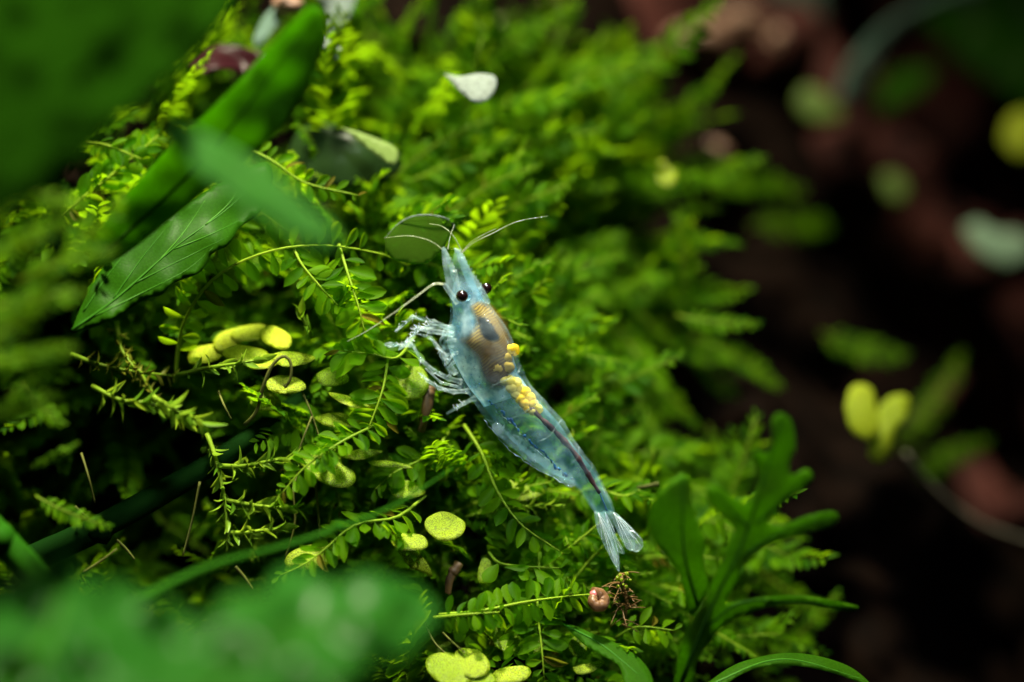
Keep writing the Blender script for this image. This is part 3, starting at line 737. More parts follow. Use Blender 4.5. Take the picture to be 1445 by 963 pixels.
broad_leaf('pale_petal', 'bright white crumpled petal at the top of the strap-shaped leaf', [(440, -20), (500, -20), (496, 15), (478, 40), (460, 50), (458, 20)], plane_d(16, 470, 10, 0, -3, 0, 60, 1.5, 17), 'white_leaf', [], 9, .15, 50)
broad_leaf('pale_petal', 'small torn white leaf edge hanging under the white petal', [(455, 52), (466, 58), (478, 66), (482, 72), (474, 84), (466, 72), (452, 66)], plane_d(8, 466, 68, 0, -2, 0, 60, .5, 18), 'white_leaf', [], 6, .1, 40)
broad_leaf('pale_leaf', 'grey-white sliver of leaf beside the tan crumb', [(358, 55), (372, 25), (392, 8), (394, 30), (380, 52), (362, 70)], plane_d(14, 378, 38, 0, -2, 0, 60, .5, 19), 'grey_leaf', [], 8, .12, 40)
broad_leaf('pale_leaf', 'narrow pale green leaf lying over the top of the bank', [(630, 62), (665, 45), (690, 28), (712, 25), (702, 42), (672, 58), (640, 75)], plane_d(34, 670, 50, 0, -3, 0, 60, .5, 20), 'duckweed_pale', [], 8, .12, 40)
broad_leaf('grass_blade', 'grey-green grass blade arching down over the dark driftwood', [(1180, 140), (1192, 100), (1225, 55), (1270, 18), (1330, -12), (1400, -40), (1390, -5), (1320, 15), (1272, 48), (1235, 92), (1205, 145)], plane_d(52, 1270, 50, 4, 0, 0, 60, .3, 21), 'grey_leaf', [], 12, .2, 70)
broad_leaf('grass_blade', 'broad pale blue-grey leaf between the pebbles and the grass blade', [(1070, -60), (1160, -60), (1165, 10), (1150, 75), (1128, 60), (1100, 30), (1080, 0)], plane_d(58, 1120, 0, 0, 0, 0, 60, .5, 22), 'grey_leaf', [], 14, .2, 50)
broad_leaf('broad_leaf', 'soft olive green leaf far off above the driftwood', [(1290, 20), (1360, -40), (1480, -60), (1480, 150), (1420, 130), (1380, 110), (1340, 70)], plane_d(62, 1400, 60, 0, -4, 0, 100, 1.5, 23), 'blade', [], 18, .2, 50)
broad_leaf('broad_leaf', 'dim olive leaf lying across the dark driftwood', [(1225, 130), (1270, 100), (1320, 95), (1310, 120), (1270, 150), (1235, 160)], plane_d(58, 1270, 125, 0, -4, 0, 100, 1., 24), 'blade', [], 14, .2, 50)

# ------------------------------------------------------------------ duckweed
DG = 'duckweed pads'
def duckweed(label, pads, mat='duckweed', group=None, thick=.28):
    """pads: (outline or ellipse(u,v,ru,rv,rot), d, gv, gu)"""
    first = pads[0]
    u0, v0 = (first[0][0], first[0][1]) if not hasattr(first[0][0], '__len__') else first[0][0]
    root = thing('duckweed', P(u0, v0, first[1]), label, 'duckweed', group)
    for k, (sh, d, gv, gu) in enumerate(pads):
        if hasattr(sh[0], '__len__'):
            ol = list(sh); cu = sum(p[0] for p in ol) / len(ol); cv = sum(p[1] for p in ol) / len(ol)
        else:
            cu, cv, ru, rv, rot = sh; ol = []
            for i in range(14):
                w = 2 * math.pi * i / 14
                x, y = ru * math.cos(w) * (1 + .10 * math.cos(w) + .05 * math.sin(3 * w + cu)), rv * math.sin(w) * (1 + .03 * math.sin(w * 2 + k) + .06 * math.sin(4 * w + cv))
                c, s = math.cos(rot), math.sin(rot)
                ol.append((cu + x * c - y * s, cv + x * s + y * c))
        V, F = sheet(ol, plane_d(d, cu, cv, gu, gv, .35, 40, .30, k + cu), 6 if cu < 1000 else 9, thick, 44)
        part('pad', V, F, M[mat], root)
    return root
duckweed('round speckled yellow-green pad under the shrimp, in front of a smaller pad', [((626, 743, 29, 20, .1), -.5, -4, 0)])
duckweed('small flattened yellow-green pad tucked beside the round speckled one', [((577, 765, 26, 13, .05), -.6, -3, .3)])
duckweed('pointed drooping yellow-green pad under the flattened one', [([(560, 776), (580, 778), (596, 786), (606, 800), (610, 815), (596, 808), (578, 800)], -.2, 1.5, 1)])
duckweed('cluster of three joined pads, whitish speckled, lowest on the bank', [((632, 945, 36, 22, .35), -2.5, -4.5, 0), ((662, 936, 27, 22, .3), -2.2, -4, 0), ((720, 953, 28, 13, -.15), -1.8, -4, 0), ((672, 958, 26, 14, .1), -2.9, -5, 0)])
duckweed('tilted yellow pad with moss frond shadows across it', [([(422, 652), (432, 634), (452, 622), (472, 626), (480, 640), (484, 656), (498, 664), (502, 678), (490, 688), (466, 686), (440, 672)], .6, -4.5, 0), ([(484, 646), (505, 634), (538, 636), (532, 642), (505, 650)], .5, -4, 0)])
duckweed('bright yellow sliver of a pad seen edge-on above the tilted pad', [([(462, 553), (480, 556), (500, 562), (526, 574), (510, 578), (488, 572), (470, 562)], .2, -5, 0)])
duckweed('upright rounded pad just under the shrimp\'s walking legs', [((580, 540, 23, 26, .3), 2.0, -1.5, .5)])
duckweed('thin edge-on pad beside the tilted pad\'s tip', [([(518, 652), (545, 650), (575, 656), (582, 662), (560, 660), (530, 658)], .5, -5, 0)])
duckweed('low oval pad half covered by leaflets near the blurred rounded leaf', [((440, 786, 44, 17, -.18), .3, -4, 0)])
duckweed('large pad mostly hidden behind an upright moss frond', [([(694, 895), (700, 880), (722, 872), (752, 876), (775, 892), (770, 915), (745, 928), (715, 922), (698, 910)], 1.2, -3.5, 0)])
duckweed('small pad crossed by narrow dark leaflets below the shrimp\'s belly', [((685, 808, 12, 21, .1), 1.5, -1, .5)])
duckweed('small bright pad leaning by the glossy dark leaf tip', [([(808, 942), (830, 936), (850, 932), (852, 938), (832, 950), (815, 952)], -.8, -4, 0), ((815, 912, 13, 15, 0), .5, -3, 0)])
duckweed('cluster of sunlit yellow pads behind the spiky moss in the hollow', [((290, 500, 30, 13, -.3), 3.6, -5, 0), ((322, 480, 26, 14, -.5), 4.2, -4, 1), ((352, 470, 30, 12, -.1), 4.4, -5, 0), ((388, 476, 24, 15, .5), 3.4, -4, -1), ((345, 500, 34, 12, .1), 2.6, -6, 0), ((372, 512, 24, 9, -.2), 2.0, -6, 0)], 'duckweed_painted_lit')
duckweed('pale lit pad lying level among the spiky leaves', [([(378, 502), (400, 496), (425, 498), (445, 505), (430, 514), (400, 518)], 1.0, -5, 0)], 'duckweed_painted_lit')
duckweed('narrow curled yellow leaf bit over the tilted pad', [([(440, 590), (470, 582), (498, 588), (516, 600), (492, 604), (462, 602)], 1.0, -4, 0)])
duckweed('small lit leaf bit beside the upright feathery frond', [([(446, 528), (466, 518), (486, 524), (492, 538), (470, 546), (452, 542)], 1.2, -3, 1)])
duckweed('torn lit leaf bit under the hooked root', [([(372, 540), (392, 530), (420, 534), (432, 548), (410, 556), (384, 554)], .8, -4, -1)])
duckweed('shaded pad lying beneath the shrimp\'s belly', [([(700, 690), (722, 676), (752, 680), (770, 694), (748, 706), (718, 706)], 3.5, -5, 0)])
duckweed('thin lit leaf bit between the tilted pad and the round speckled pad', [([(548, 690), (566, 678), (590, 682), (600, 696), (580, 704), (558, 702)], 1.5, -4, .5)])
duckweed('little bright pad by the spiky moss side shoots', [([(352, 560), (370, 550), (392, 560), (396, 574), (374, 580), (356, 574)], 1.5, -3, .5)])
duckweed('pair of pale pads with a root, blurred at the foot of the slope', [([(1192, 575), (1200, 548), (1218, 542), (1232, 552), (1236, 578), (1240, 610), (1222, 622), (1200, 605)], 17, -1.5, .5), ([(1234, 600), (1240, 575), (1260, 558), (1282, 560), (1280, 585), (1262, 610), (1256, 640), (1240, 655), (1225, 640)], 17.6, -1.5, .5)], 'duckweed_painted_lit')
duckweed('pale green blurred pad on the dark driftwood below the grass blade', [([(1122, 140), (1136, 122), (1160, 128), (1176, 146), (1190, 160), (1180, 174), (1150, 172), (1130, 160)], 46, -2, 0)], 'duckweed_pale')
duckweed('mint-coloured blurred pad on the dark driftwood', [([(1358, 322), (1380, 312), (1404, 326), (1436, 328), (1460, 350), (1440, 372), (1408, 374), (1376, 352)], 44, -2, 0)], 'duckweed_mint')
duckweed('dim olive blurred pad beneath the pale green one', [([(1240, 248), (1262, 244), (1280, 262), (1274, 284), (1254, 280)], 48, -2, 0)], 'duckweed_pale')
duckweed('yellow-green blurred pad at the end of the driftwood', [([(1412, 200), (1422, 168), (1448, 156), (1470, 170), (1466, 210), (1440, 226)], 44, -2, 0)], 'duckweed_painted_lit')
duckweed('tiny bright yellow pad perched on the soft mossy slope', [((940, 250, 14, 15, .4), 17, -2, 0), ((934, 232, 6, 6, 0), 17, -2, 0)])

# ------------------------------------------------------------------ stems, roots, twigs
def strand(name, label, pts, r0, r1, mat, cat, seg=7, n=26, group=None, wob=.25, knots=()):
    root = thing(name, P(*pts[0]), label, cat, group)
    V, F = pxtube(pts, r0, r1, n, seg, wob)
    part('shaft', V, F, M[mat], root)
    for (u, v, d, r) in knots:
        V, F = blob(P(u, v, d), r * MM, .25, 2); part('node', V, F, M[mat], root)
    return root
def blob(c, r, wob=.15, subd=2, sq=(1, 1, 1), freq=1.3, seed=0.0):
    bm = bmesh.new(); bmesh.ops.create_icosphere(bm, subdivisions=subd, radius=1.0)
    V = []
    for v in bm.verts:
        k = 1 + wob * noise.noise(v.co * freq + Vector((seed, c[0] * 3000, c[2] * 3000)))
        V.append(Vector(c) + Vector((v.co.x * sq[0], v.co.y * sq[1], v.co.z * sq[2])) * (r * k))
    F = [tuple(x.index for x in f.verts) for f in bm.faces]; bm.free()
    return V, F
M['stem_dark'] = leaf_mat('plant_stem', (0.001, 0.007, 0.001), (0.003, 0.015, 0.002), (0.004, 0.012, 0.002), .15, .8, .05, island=False)
M['stem_green'] = leaf_mat('plant_stem_green', (0.010, 0.06, 0.003), (0.022, 0.10, 0.005), (0.03, 0.12, 0.005), .3, .6, .1, island=False)
strand('plant_stem', 'thick dark green stem slanting across the hollow', [(20, 800, 1), (140, 745, 1), (270, 672, 2), (345, 625, 3), (430, 560, 6)], .85, .6, 'stem_dark', 'stem', 12, wob=.05, knots=[(140, 748, .9, .9)])
strand('plant_stem', 'speckled green stem stub behind the jagged leaf', [(-40, 720, -7), (10, 770, -7), (70, 830, -8)], .95, .8, 'stem_green', 'stem', 12, wob=.08, knots=[(0, 762, -7.2, 1.0)])
strand('plant_stem', 'thin blurred green stem curving over the moss', [(190, 850, -16), (300, 800, -14), (400, 772, -12), (480, 745, -11), (560, 712, -9), (640, 660, -7)], .34, .04, 'stem_green', 'stem', 10, wob=.05, knots=[(478, 745, -11.1, .36)])
strand('plant_stem', 'dark upright leaf stalk behind the blurred moss tufts', [(72, 180, -17), (78, 260, -17), (82, 360, -17)], .6, .5, 'stem_dark', 'stem', 10, wob=.05, knots=[(76, 240, -17.1, .62)])
strand('twig', 'brown rotting twig standing under the walking legs', [(606, 548, 3), (602, 575, 2.6), (594, 610, 2.8)], .42, .16, 'twig', 'twig', 9, wob=.6, knots=[(604, 556, 2.8, .42)])
strand('twig', 'flaky brown husk hanging beside the striped pad', [(648, 795, 1), (638, 812, .8), (632, 838, 1)], .3, .2, 'twig', 'twig', 9, wob=.9, knots=[(640, 806, .8, .34)])
strand('root', 'hooked tan root tip bent over the moss', [(345, 600, 0), (362, 580, -.5), (372, 545, -1), (385, 515, -1.2), (400, 503, -1.3), (410, 512, -1.3), (410, 535, -1.2), (403, 545, -1)], .12, .09, 'root', 'root', knots=[(403, 545, -1, .13)])
RG = 'thin roots hanging in the hollow'
for k, (lab, pts) in enumerate((('straight pale root slanting beside the hooked root', [(308, 552, 1), (316, 572, 0), (326, 592, 0)]), ('thin yellowish root standing in the dark hollow', [(115, 640, 2), (124, 670, 1), (134, 710, 1)]),
    ('short thick yellowish root end lying in the hollow', [(106, 716, 0), (118, 726, -.5), (126, 732, -.5)]), ('long dim root hanging below the dark stem', [(282, 680, 1), (272, 730, 1), (258, 785, 1)]),
    ('pale root hanging beside the tilted pad', [(424, 660, 2), (414, 690, 1), (416, 740, 1), (402, 790, 1)]), ('yellow-green root leaning down to the tilted pad', [(440, 588, 0), (428, 618, -.5), (418, 648, -.5)]),
    ('thin root crossing the yellow-green leaning root', [(424, 548, 1), (438, 580, .5), (452, 622, .5)]), ('root hanging straight below the tilted pad', [(444, 676, 1.5), (448, 710, 1.5), (452, 760, 1.5)]),
    ('short stout root below the thin blurred stem', [(332, 800, -1), (345, 815, -1), (357, 832, -1)]), ('root end catching light near the blurred leaves', [(165, 762, -1), (178, 775, -1), (190, 790, -1)]),
    ('thin root arching to the blurred jagged leaf', [(118, 808, -2), (145, 790, -2), (165, 775, -2)]), ('white thread root below the duckweed cluster', [(595, 870, 1), (612, 905, 0), (632, 925, -1)]),
    ('thin yellow root leading to the joined pads', [(625, 893, 0), (640, 908, -1), (655, 920, -2)]))):
    strand('root', lab, pts, .12 if 'stout' in lab or 'thick' in lab else .075, .06, 'root', 'root', 6, 16, RG)
strand('root', 'long pale blurred root looping away over the dark ground', [(1278, 640, 24), (1310, 680, 26), (1350, 715, 28), (1400, 745, 29), (1470, 768, 30)], .13, .11, 'root_pale', 'root')
strand('twig', 'small grey-tipped twig end behind the shrimp\'s tail', [(880, 690, 5), (905, 688, 4), (930, 683, 4)], .10, .15, 'root', 'twig', knots=[(926, 684, 4, .17)])

# hairy brown root tuft at the tail
def tuft():
    R = random.Random(3)
    root = thing('root_tuft', P(876, 822, 1.0), 'hairy brown root tuft that the shrimp\'s tail rests on', 'roots')
    V, F = pxtube([(876, 812, 1.2), (879, 826, 1.2), (884, 850, 1.4), (880, 885, 2)], .10, .08, 14, 8, .7); part('core', V, F, M['root_brown'], root)
    for k in range(46):
        t = R.random(); u, v = 874 + 8 * t + R.gauss(0, 3), 806 + 60 * t + R.gauss(0, 3)
        if k % 3 == 0: v += 25
        a = R.uniform(0, 6.28); ln = R.uniform(10, 30)
        V, F = pxtube([(u, v, 1), (u + math.cos(a) * ln * .5, v + math.sin(a) * ln * .4, .4), (u + math.cos(a) * ln + R.gauss(0, 3), v + math.sin(a) * ln * .8 + 4, R.uniform(-.8, 1))], .05, .025, 8, 4)
        part('root_hair', V, F, M['root_brown'], root)
    for k in range(9):
        V, F = blob(P(870 + R.uniform(0, 20), 815 + R.uniform(-8, 20), R.uniform(-.6, .2)), R.uniform(.08, .16) * MM, .2, 1); part('green_bud', V, F, M['duckweed'], root)
tuft()

# ------------------------------------------------------------------ snail
def snail():
    root = thing('snail', P(842, 848, -.8), 'tiny pink coiled snail shell on the moss below the tail', 'snail')
    m = clear_mat('snail_shell', (0.10, 0.045, 0.018), (0.27, 0.14, 0.07), (.8, .97), 1500, .34, .3, (1, .8, .7), .5, .3)
    c = P(843, 848, -.9)
    ax = cam_dir(.35, .45, .8); e1 = ax.cross(Vector((0, 0, 1))).normalized(); e2 = ax.cross(e1)
    path, rad = [], []
    n = 150
    for i in range(n):
        t = i / (n - 1); w = t * 2 * math.pi * 2.35 + 2.6; r = .05 + .38 * t ** 1.2
        path.append(c + (e1 * math.cos(w) + e2 * math.sin(w)) * (r * MM) - ax * (.12 * (1 - t) * MM))
        rad.append((.10 + .34 * t ** 1.1) * (1 + .035 * math.sin(t * 95)) * MM)
    V, F = tube(path, rad, 16, True)
    part('shell', V, F, m, root)
    V, F = blob(path[-1], .27 * MM, .15, 3); part('foot', V, F, solid_mat('snail_foot', (.5, .1, .12), (.65, .2, .2), 800, .3, .1), root)
    V, F = tube([path[94] + (path[94] - c).normalized() * rad[94] * .9 + ax * .1 * MM, path[102] + (path[102] - c).normalized() * rad[102] * .9 + ax * .1 * MM, path[110] + (path[110] - c).normalized() * rad[110] * .9 + ax * .1 * MM], .05 * MM, 5)
    part('growth_ridge', V, F, m, root)
snail()

# ------------------------------------------------------------------ driftwood, pebbles behind
def driftwood(label, pts, r0, r1, n=40):
    root = thing('driftwood', P(*pts[0]), label, 'wood')
    path = pxpath(pts, n); V, F = [], []
    seg = 22
    path = [Vector(p) for p in path]
    V, F = tube(path, [(r0 + (r1 - r0) * i / (n - 1)) * MM for i in range(n)], seg)
    V = [v + (v - path[min(i // seg, n - 1)]) * (.45 * noise.noise(v * 110) + .3 * noise.noise(v * 330)) for i, v in enumerate(V)]
    part('trunk', V, F, M['wood'], root)
    for k in (n // 3, 2 * n // 3):
        v0 = V[k * seg + 3]; dr = (v0 - path[k]).normalized()
        W, G = tube([path[k], v0, v0 + dr * 3 * MM, v0 + dr * 5 * MM + UP * 2 * MM], [r0 * .3 * MM, r0 * .25 * MM, r0 * .2 * MM, r0 * .1 * MM], 9, True, .5)
        part('branch_stub', W, G, M['wood'], root)
driftwood('thick dark reddish driftwood log sloping down behind the moss', [(780, -60, 62), (930, 60, 60), (1060, 180, 60), (1200, 330, 62), (1330, 470, 66), (1500, 620, 70)], 9, 7)
driftwood('dark driftwood branch lying behind the log', [(960, -80, 85), (1150, 60, 82), (1330, 200, 82), (1520, 330, 84)], 8, 8)
driftwood('low dark driftwood root beyond the pair of pale pads', [(1020, 560, 44), (1150, 600, 46), (1300, 720, 52), (1500, 900, 58)], 5, 6)
def pebble(label, u, v, d, r, sq=(1, .8, .7), mat='stone'):
    root = thing('pebble', P(u, v, d), label, 'pebble', 'blurred pebbles on the driftwood')
    V, F = blob(P(u, v, d), r * MM, .35, 3, sq); part('body', V, F, M[mat], root)
    V, F = blob(P(u - 6, v - 8, d - r * .55), r * .45 * MM, .4, 2, sq); part('chip', V, F, M[mat], root)
pebble('tan blurred pebble on top of the driftwood log', 985, 62, 50, 2.3)
pebble('pinkish blurred pebble beside the tan one', 1045, 35, 52, 1.8)
pebble('small round blurred pebble below the blue-grey leaf', 1112, 58, 50, 1.5)
pebble('small pink pebble at the edge of the mossy slope', 1010, 212, 40, .9)
pebble('little ochre pebble lying on the upper bank', 790, 6, 44, 1.0)
pebble('small tan crumb near the white petal', 408, 8, 14, .95)
pebble('tan blurred snail-like crumb on the big dark leaf', 190, 140, -24, .95)
pebble('dark reddish pebble by the soft mossy slope edge', 740, 75, 40, 1.0)

# tufts out of focus between lens and bank
TG = 'blurred moss tufts close in front of the bank'
for lab, u0, v0, u1, v1, d, k in (('bright blurred moss tuft beside the dark upright stalk', 20, 400, 150, 325, -17, 0), ('blurred moss tuft below the bright one', -30, 440, 110, 400, -18, 1), ('blurred green moss tuft low beside the veined leaf', -30, 520, 100, 470, -19, 2),
        ('dim blurred moss tip above the hollow', 10, 560, 90, 520, -16, 3), ('blurred moss tip with a bright leaf, hanging in the hollow', 30, 540, 70, 610, -9, 4), ('small blurred moss tip lying in the hollow', 50, 700, 140, 755, -6, 3), ('blurred moss sprig over the hollow\'s edge', 40, 660, 105, 632, -9, 5),
        ('dim blurred moss tuft under the huge dark leaf', -20, 330, 60, 250, -18, 5), ('wide blurred moss tuft under the strap-shaped leaf', 60, 370, 190, 310, -14, 4), ('blurred moss tuft below the foot of the veined leaf', -40, 520, 80, 480, -15, 0),
        ('blurred moss tuft lying lowest over the hollow', -40, 600, 70, 550, -17, 1), ('blurred moss tuft crossing the dark upright stalk', -40, 380, 90, 290, -21, 2), ('large dim blurred moss tuft by the frame of the hollow', -60, 500, 90, 440, -23, 4), ('dim blurred moss tuft hanging from the huge dark leaf', 0, 260, 110, 300, -20, 3)):
    a, b = P(u0, v0, d), P(u1, v1, d - 1)
    ln = max(x.co.x for x in PMESH[k][0].vertices)
    soft_frond(orient(a, b - a, cam_dir(.1, .6, .8), (b - a).length / ln), k, lab, TG)

# ------------------------------------------------------------------ the shrimp
ROLL = math.radians(26)
M['shell'] = clear_mat('shrimp_shell', (0.24, 0.54, 0.74), (0.65, 0.86, 0.95), (.02, .17), 1100, .12, .45, (.97, 1, 1), .7, .5, speck=(.8, .9, .95))
M['thorax'] = clear_mat('shrimp_thorax_flesh', (0.10, 0.40, 0.66), (0.78, 0.90, 0.94), (.12, .80), 1000, .35, .5, (.85, .96, 1.0), .5, .3, fade=(P(650, 412)[2], P(650, 384)[2]))
M['abdomen'] = clear_mat('shrimp_tail_flesh', (0.06, 0.30, 0.46), (0.46, 0.72, 0.82), (.05, .38), 1100, .3, .5, (.86, .96, .98), .3, .3)
M['limb'] = clear_mat('shrimp_limb', (0.34, 0.52, 0.56), (0.75, 0.88, 0.92), (.02, .30), 1700, .10, .4, (.96, 1, 1), 1.0, .9)
M['feeler'] = clear_mat('shrimp_feeler', (0.25, 0.29, 0.18), (0.50, 0.54, 0.40), (.30, .65), 1500, .2, .4, (1, 1, .95), .2, .7)
M['fan'] = clear_mat('shrimp_tail_fan', (0.35, 0.52, 0.56), (0.65, 0.80, 0.84), (.10, .34), 1100, .12, .45, (.95, 1, 1), .4, .8)
M['white_edge'] = clear_mat('shrimp_white_edge', (0.75, 0.85, 0.9), (0.9, 0.95, 1.0), (.55, .9), 1500, .15, .3, (1, 1, 1), .3, .8)
M['eye'] = solid_mat('shrimp_eye', (0.004, 0.002, 0.002), (0.012, 0.004, 0.004), 2500, .16, .05, .7, .00002, .6)
M['pupil'] = solid_mat('shrimp_pupil', (0.001, 0.001, 0.001), (0.003, 0.002, 0.002), 2500, .2, 0, .5)
M['gland'] = striped_mat('shrimp_gland')
M['gland_dark'] = soft_mat('shrimp_stomach', (0.002, 0.001, 0.001), (0.015, 0.008, 0.006), 1500)
M['ovary'] = soft_mat('shrimp_ovary', (0.55, 0.36, 0.03), (0.85, 0.66, 0.12), 1200)
M['gut'] = solid_mat('shrimp_gut', (0.02, 0.012, 0.02), (0.09, 0.045, 0.045), 1200, .4, .2)
M['egg'] = leaf_mat('shrimp_egg', (0.80, 0.52, 0.02), (0.92, 0.70, 0.06), (0.9, 0.65, 0.05), .35, .3, .5, island=False, patch=.2, clear=.25)
M['egg_pale'] = leaf_mat('shrimp_egg_pale', (0.80, 0.66, 0.12), (0.90, 0.80, 0.24), (0.9, 0.75, 0.15), .35, .3, .5, island=False, patch=.2, clear=.3)
M['egg_ochre'] = leaf_mat('shrimp_egg_ochre', (0.34, 0.22, 0.03), (0.48, 0.34, 0.06), (0.5, 0.35, 0.05), .35, .4, .4, island=False, patch=.2)
M['blue'] = solid_mat('shrimp_blue_pigment', (0.005, 0.04, 0.14), (0.02, 0.14, 0.30), 2500, .4, .2)

ST = [((664, 380), (634, 392)), ((676, 402), (633, 420)), ((693, 430), (633, 452)), ((713, 456), (622, 485)), ((728, 486), (633, 515)), ((738, 519), (650, 545)), ((749, 540), (668, 568)), ((769, 563), (684, 592)),
      ((785, 580), (700, 612)), ((799, 597), (724, 636)), ((812, 620), (750, 656)), ((825, 639), (778, 674)), ((838, 656), (800, 682)), ((847, 672), (814, 690)), ((856, 692), (825, 706)), ((864, 708), (834, 718)), ((869, 724), (842, 730))]
def station(s):
    """s in 0..len-1 -> dorsal and ventral pixel"""
    A = [np.array([*d, *v], float) for d, v in ST]
    A = [2 * A[0] - A[1]] + A + [2 * A[-1] - A[-2]]
    i = min(int(s), len(ST) - 2); x = s - i
    p0, p1, p2, p3 = A[i], A[i + 1], A[i + 2], A[i + 3]
    r = .5 * ((2 * p1) + (p2 - p0) * x + (2 * p0 - 5 * p1 + 4 * p2 - p3) * x * x + (3 * p1 - p0 - 3 * p2 + p3) * x ** 3)
    return r[:2], r[2:]
def wfrac(s):                       # half width over half height along the body
    return .56 if s < 1 else .62 if s < 6 else .55
def sframe(s):
    """centre, back direction, near-side direction, half height (m)"""
    D_, V_ = station(s)
    c = (D_ + V_) / 2; d = -.4 + .10 * s
    a, b = P(*D_, d), P(*V_, d)
    ed = (a - b).normalized(); h = (a - b).length / 2 * 1.03
    near = -FW; near = (near - ed * near.dot(ed)).normalized()
    return P(*c, d), ed * math.cos(ROLL) + near * math.sin(ROLL), near * math.cos(ROLL) - ed * math.sin(ROLL), h
SEGB = [5.3, 7.2, 9.0, 10.9, 12.2, 15.2]          # where the shell rings of the body end
def body_loft(s0, s1, nr, seg, k, ridges=True, wk=1.0, lobes=True, tip=None):
    V, F = [], []
    for i in range(nr):
        s = s0 + (s1 - s0) * i / (nr - 1)
        c, ed, el, h = sframe(s)
        m = 1.0
        if ridges:
            for b in SEGB:                          # each ring swells a little and steps down onto the next
                if s <= b and b - s < 1.4: m += .03 * (1 - (b - s) / 1.4) ** 2; break
        for j in range(seg):
            w = 2 * math.pi * j / seg
            cy, sy = math.cos(w), math.sin(w)
            vent = 1.0 - .28 * max(0, -cy)
            hh = h * k * m
            if lobes and cy < -.3 and 5.4 < s < 12.4:  # side plates hang in scallops below the tail
                ph = [(s - a) / (b - a) for a, b in zip(SEGB, SEGB[1:]) if a <= s < b]
                if ph: hh *= 1 + .06 * math.sin(math.pi * ph[0]) * min(1, (-cy - .3) * 2)
            V.append(c + ed * (hh * cy) + el * (h * k * m * wfrac(s) * wk * sy * vent))
    for i in range(nr - 1):
        for j in range(seg): F.append((i * seg + j, i * seg + (j + 1) % seg, (i + 1) * seg + (j + 1) % seg, (i + 1) * seg + j))
    if tip is None: F.append(tuple(range(seg - 1, -1, -1)))
    else:                                           # the front runs out into a cone between the antenna bases
        c0 = sum((V[j] for j in range(seg)), Vector()) / seg; b0 = len(V)
        for q in (.35, .65, .85): V += [V[j].lerp(c0, q ** 1.5) + (tip - c0) * q for j in range(seg)]
        V.append(tip)
        for r_ in range(3):
            a0, a1 = (0 if r_ == 0 else b0 + (r_ - 1) * seg), b0 + r_ * seg
            for j in range(seg): F.append((a0 + (j + 1) % seg, a0 + j, a1 + j, a1 + (j + 1) % seg))
        for j in range(seg): F.append((b0 + 2 * seg + (j + 1) % seg, b0 + 2 * seg + j, len(V) - 1))
    F.append(tuple(range((nr - 1) * seg, nr * seg)))
    return V, F
def on_body(u, v, k=1.0):
    """point of the near flank of the body above pixel (u, v): depth in mm"""
    best = None
    for s in np.linspace(0, len(ST) - 1, 120):
        D_, V_ = station(s)
        c = (D_ + V_) / 2; ax = D_ - V_; L = np.linalg.norm(ax)
        t = float(np.dot(np.array([u, v]) - c, ax / L)); n = abs(float((ax[0] * (v - c[1]) - ax[1] * (u - c[0])) / L))
        if best is None or n < best[0]: best = (n, s, t / (L / 2), L / 2 * PX)
    _, s, q, h = best
    w = h * wfrac(s) * 1.03; hh = h * 1.03; c_, s_ = math.cos(ROLL), math.sin(ROLL)
    a11 = hh * hh * c_ * c_ + w * w * s_ * s_; a12 = (hh * hh - w * w) * c_ * s_
    x = max(-.985, min(.985, q * h / math.sqrt(a11))) * math.sqrt(a11)
    return -.4 + .10 * s - k * (a12 / a11 * x + math.sqrt(hh * hh * w * w / a11 * (1 - x * x / a11)))

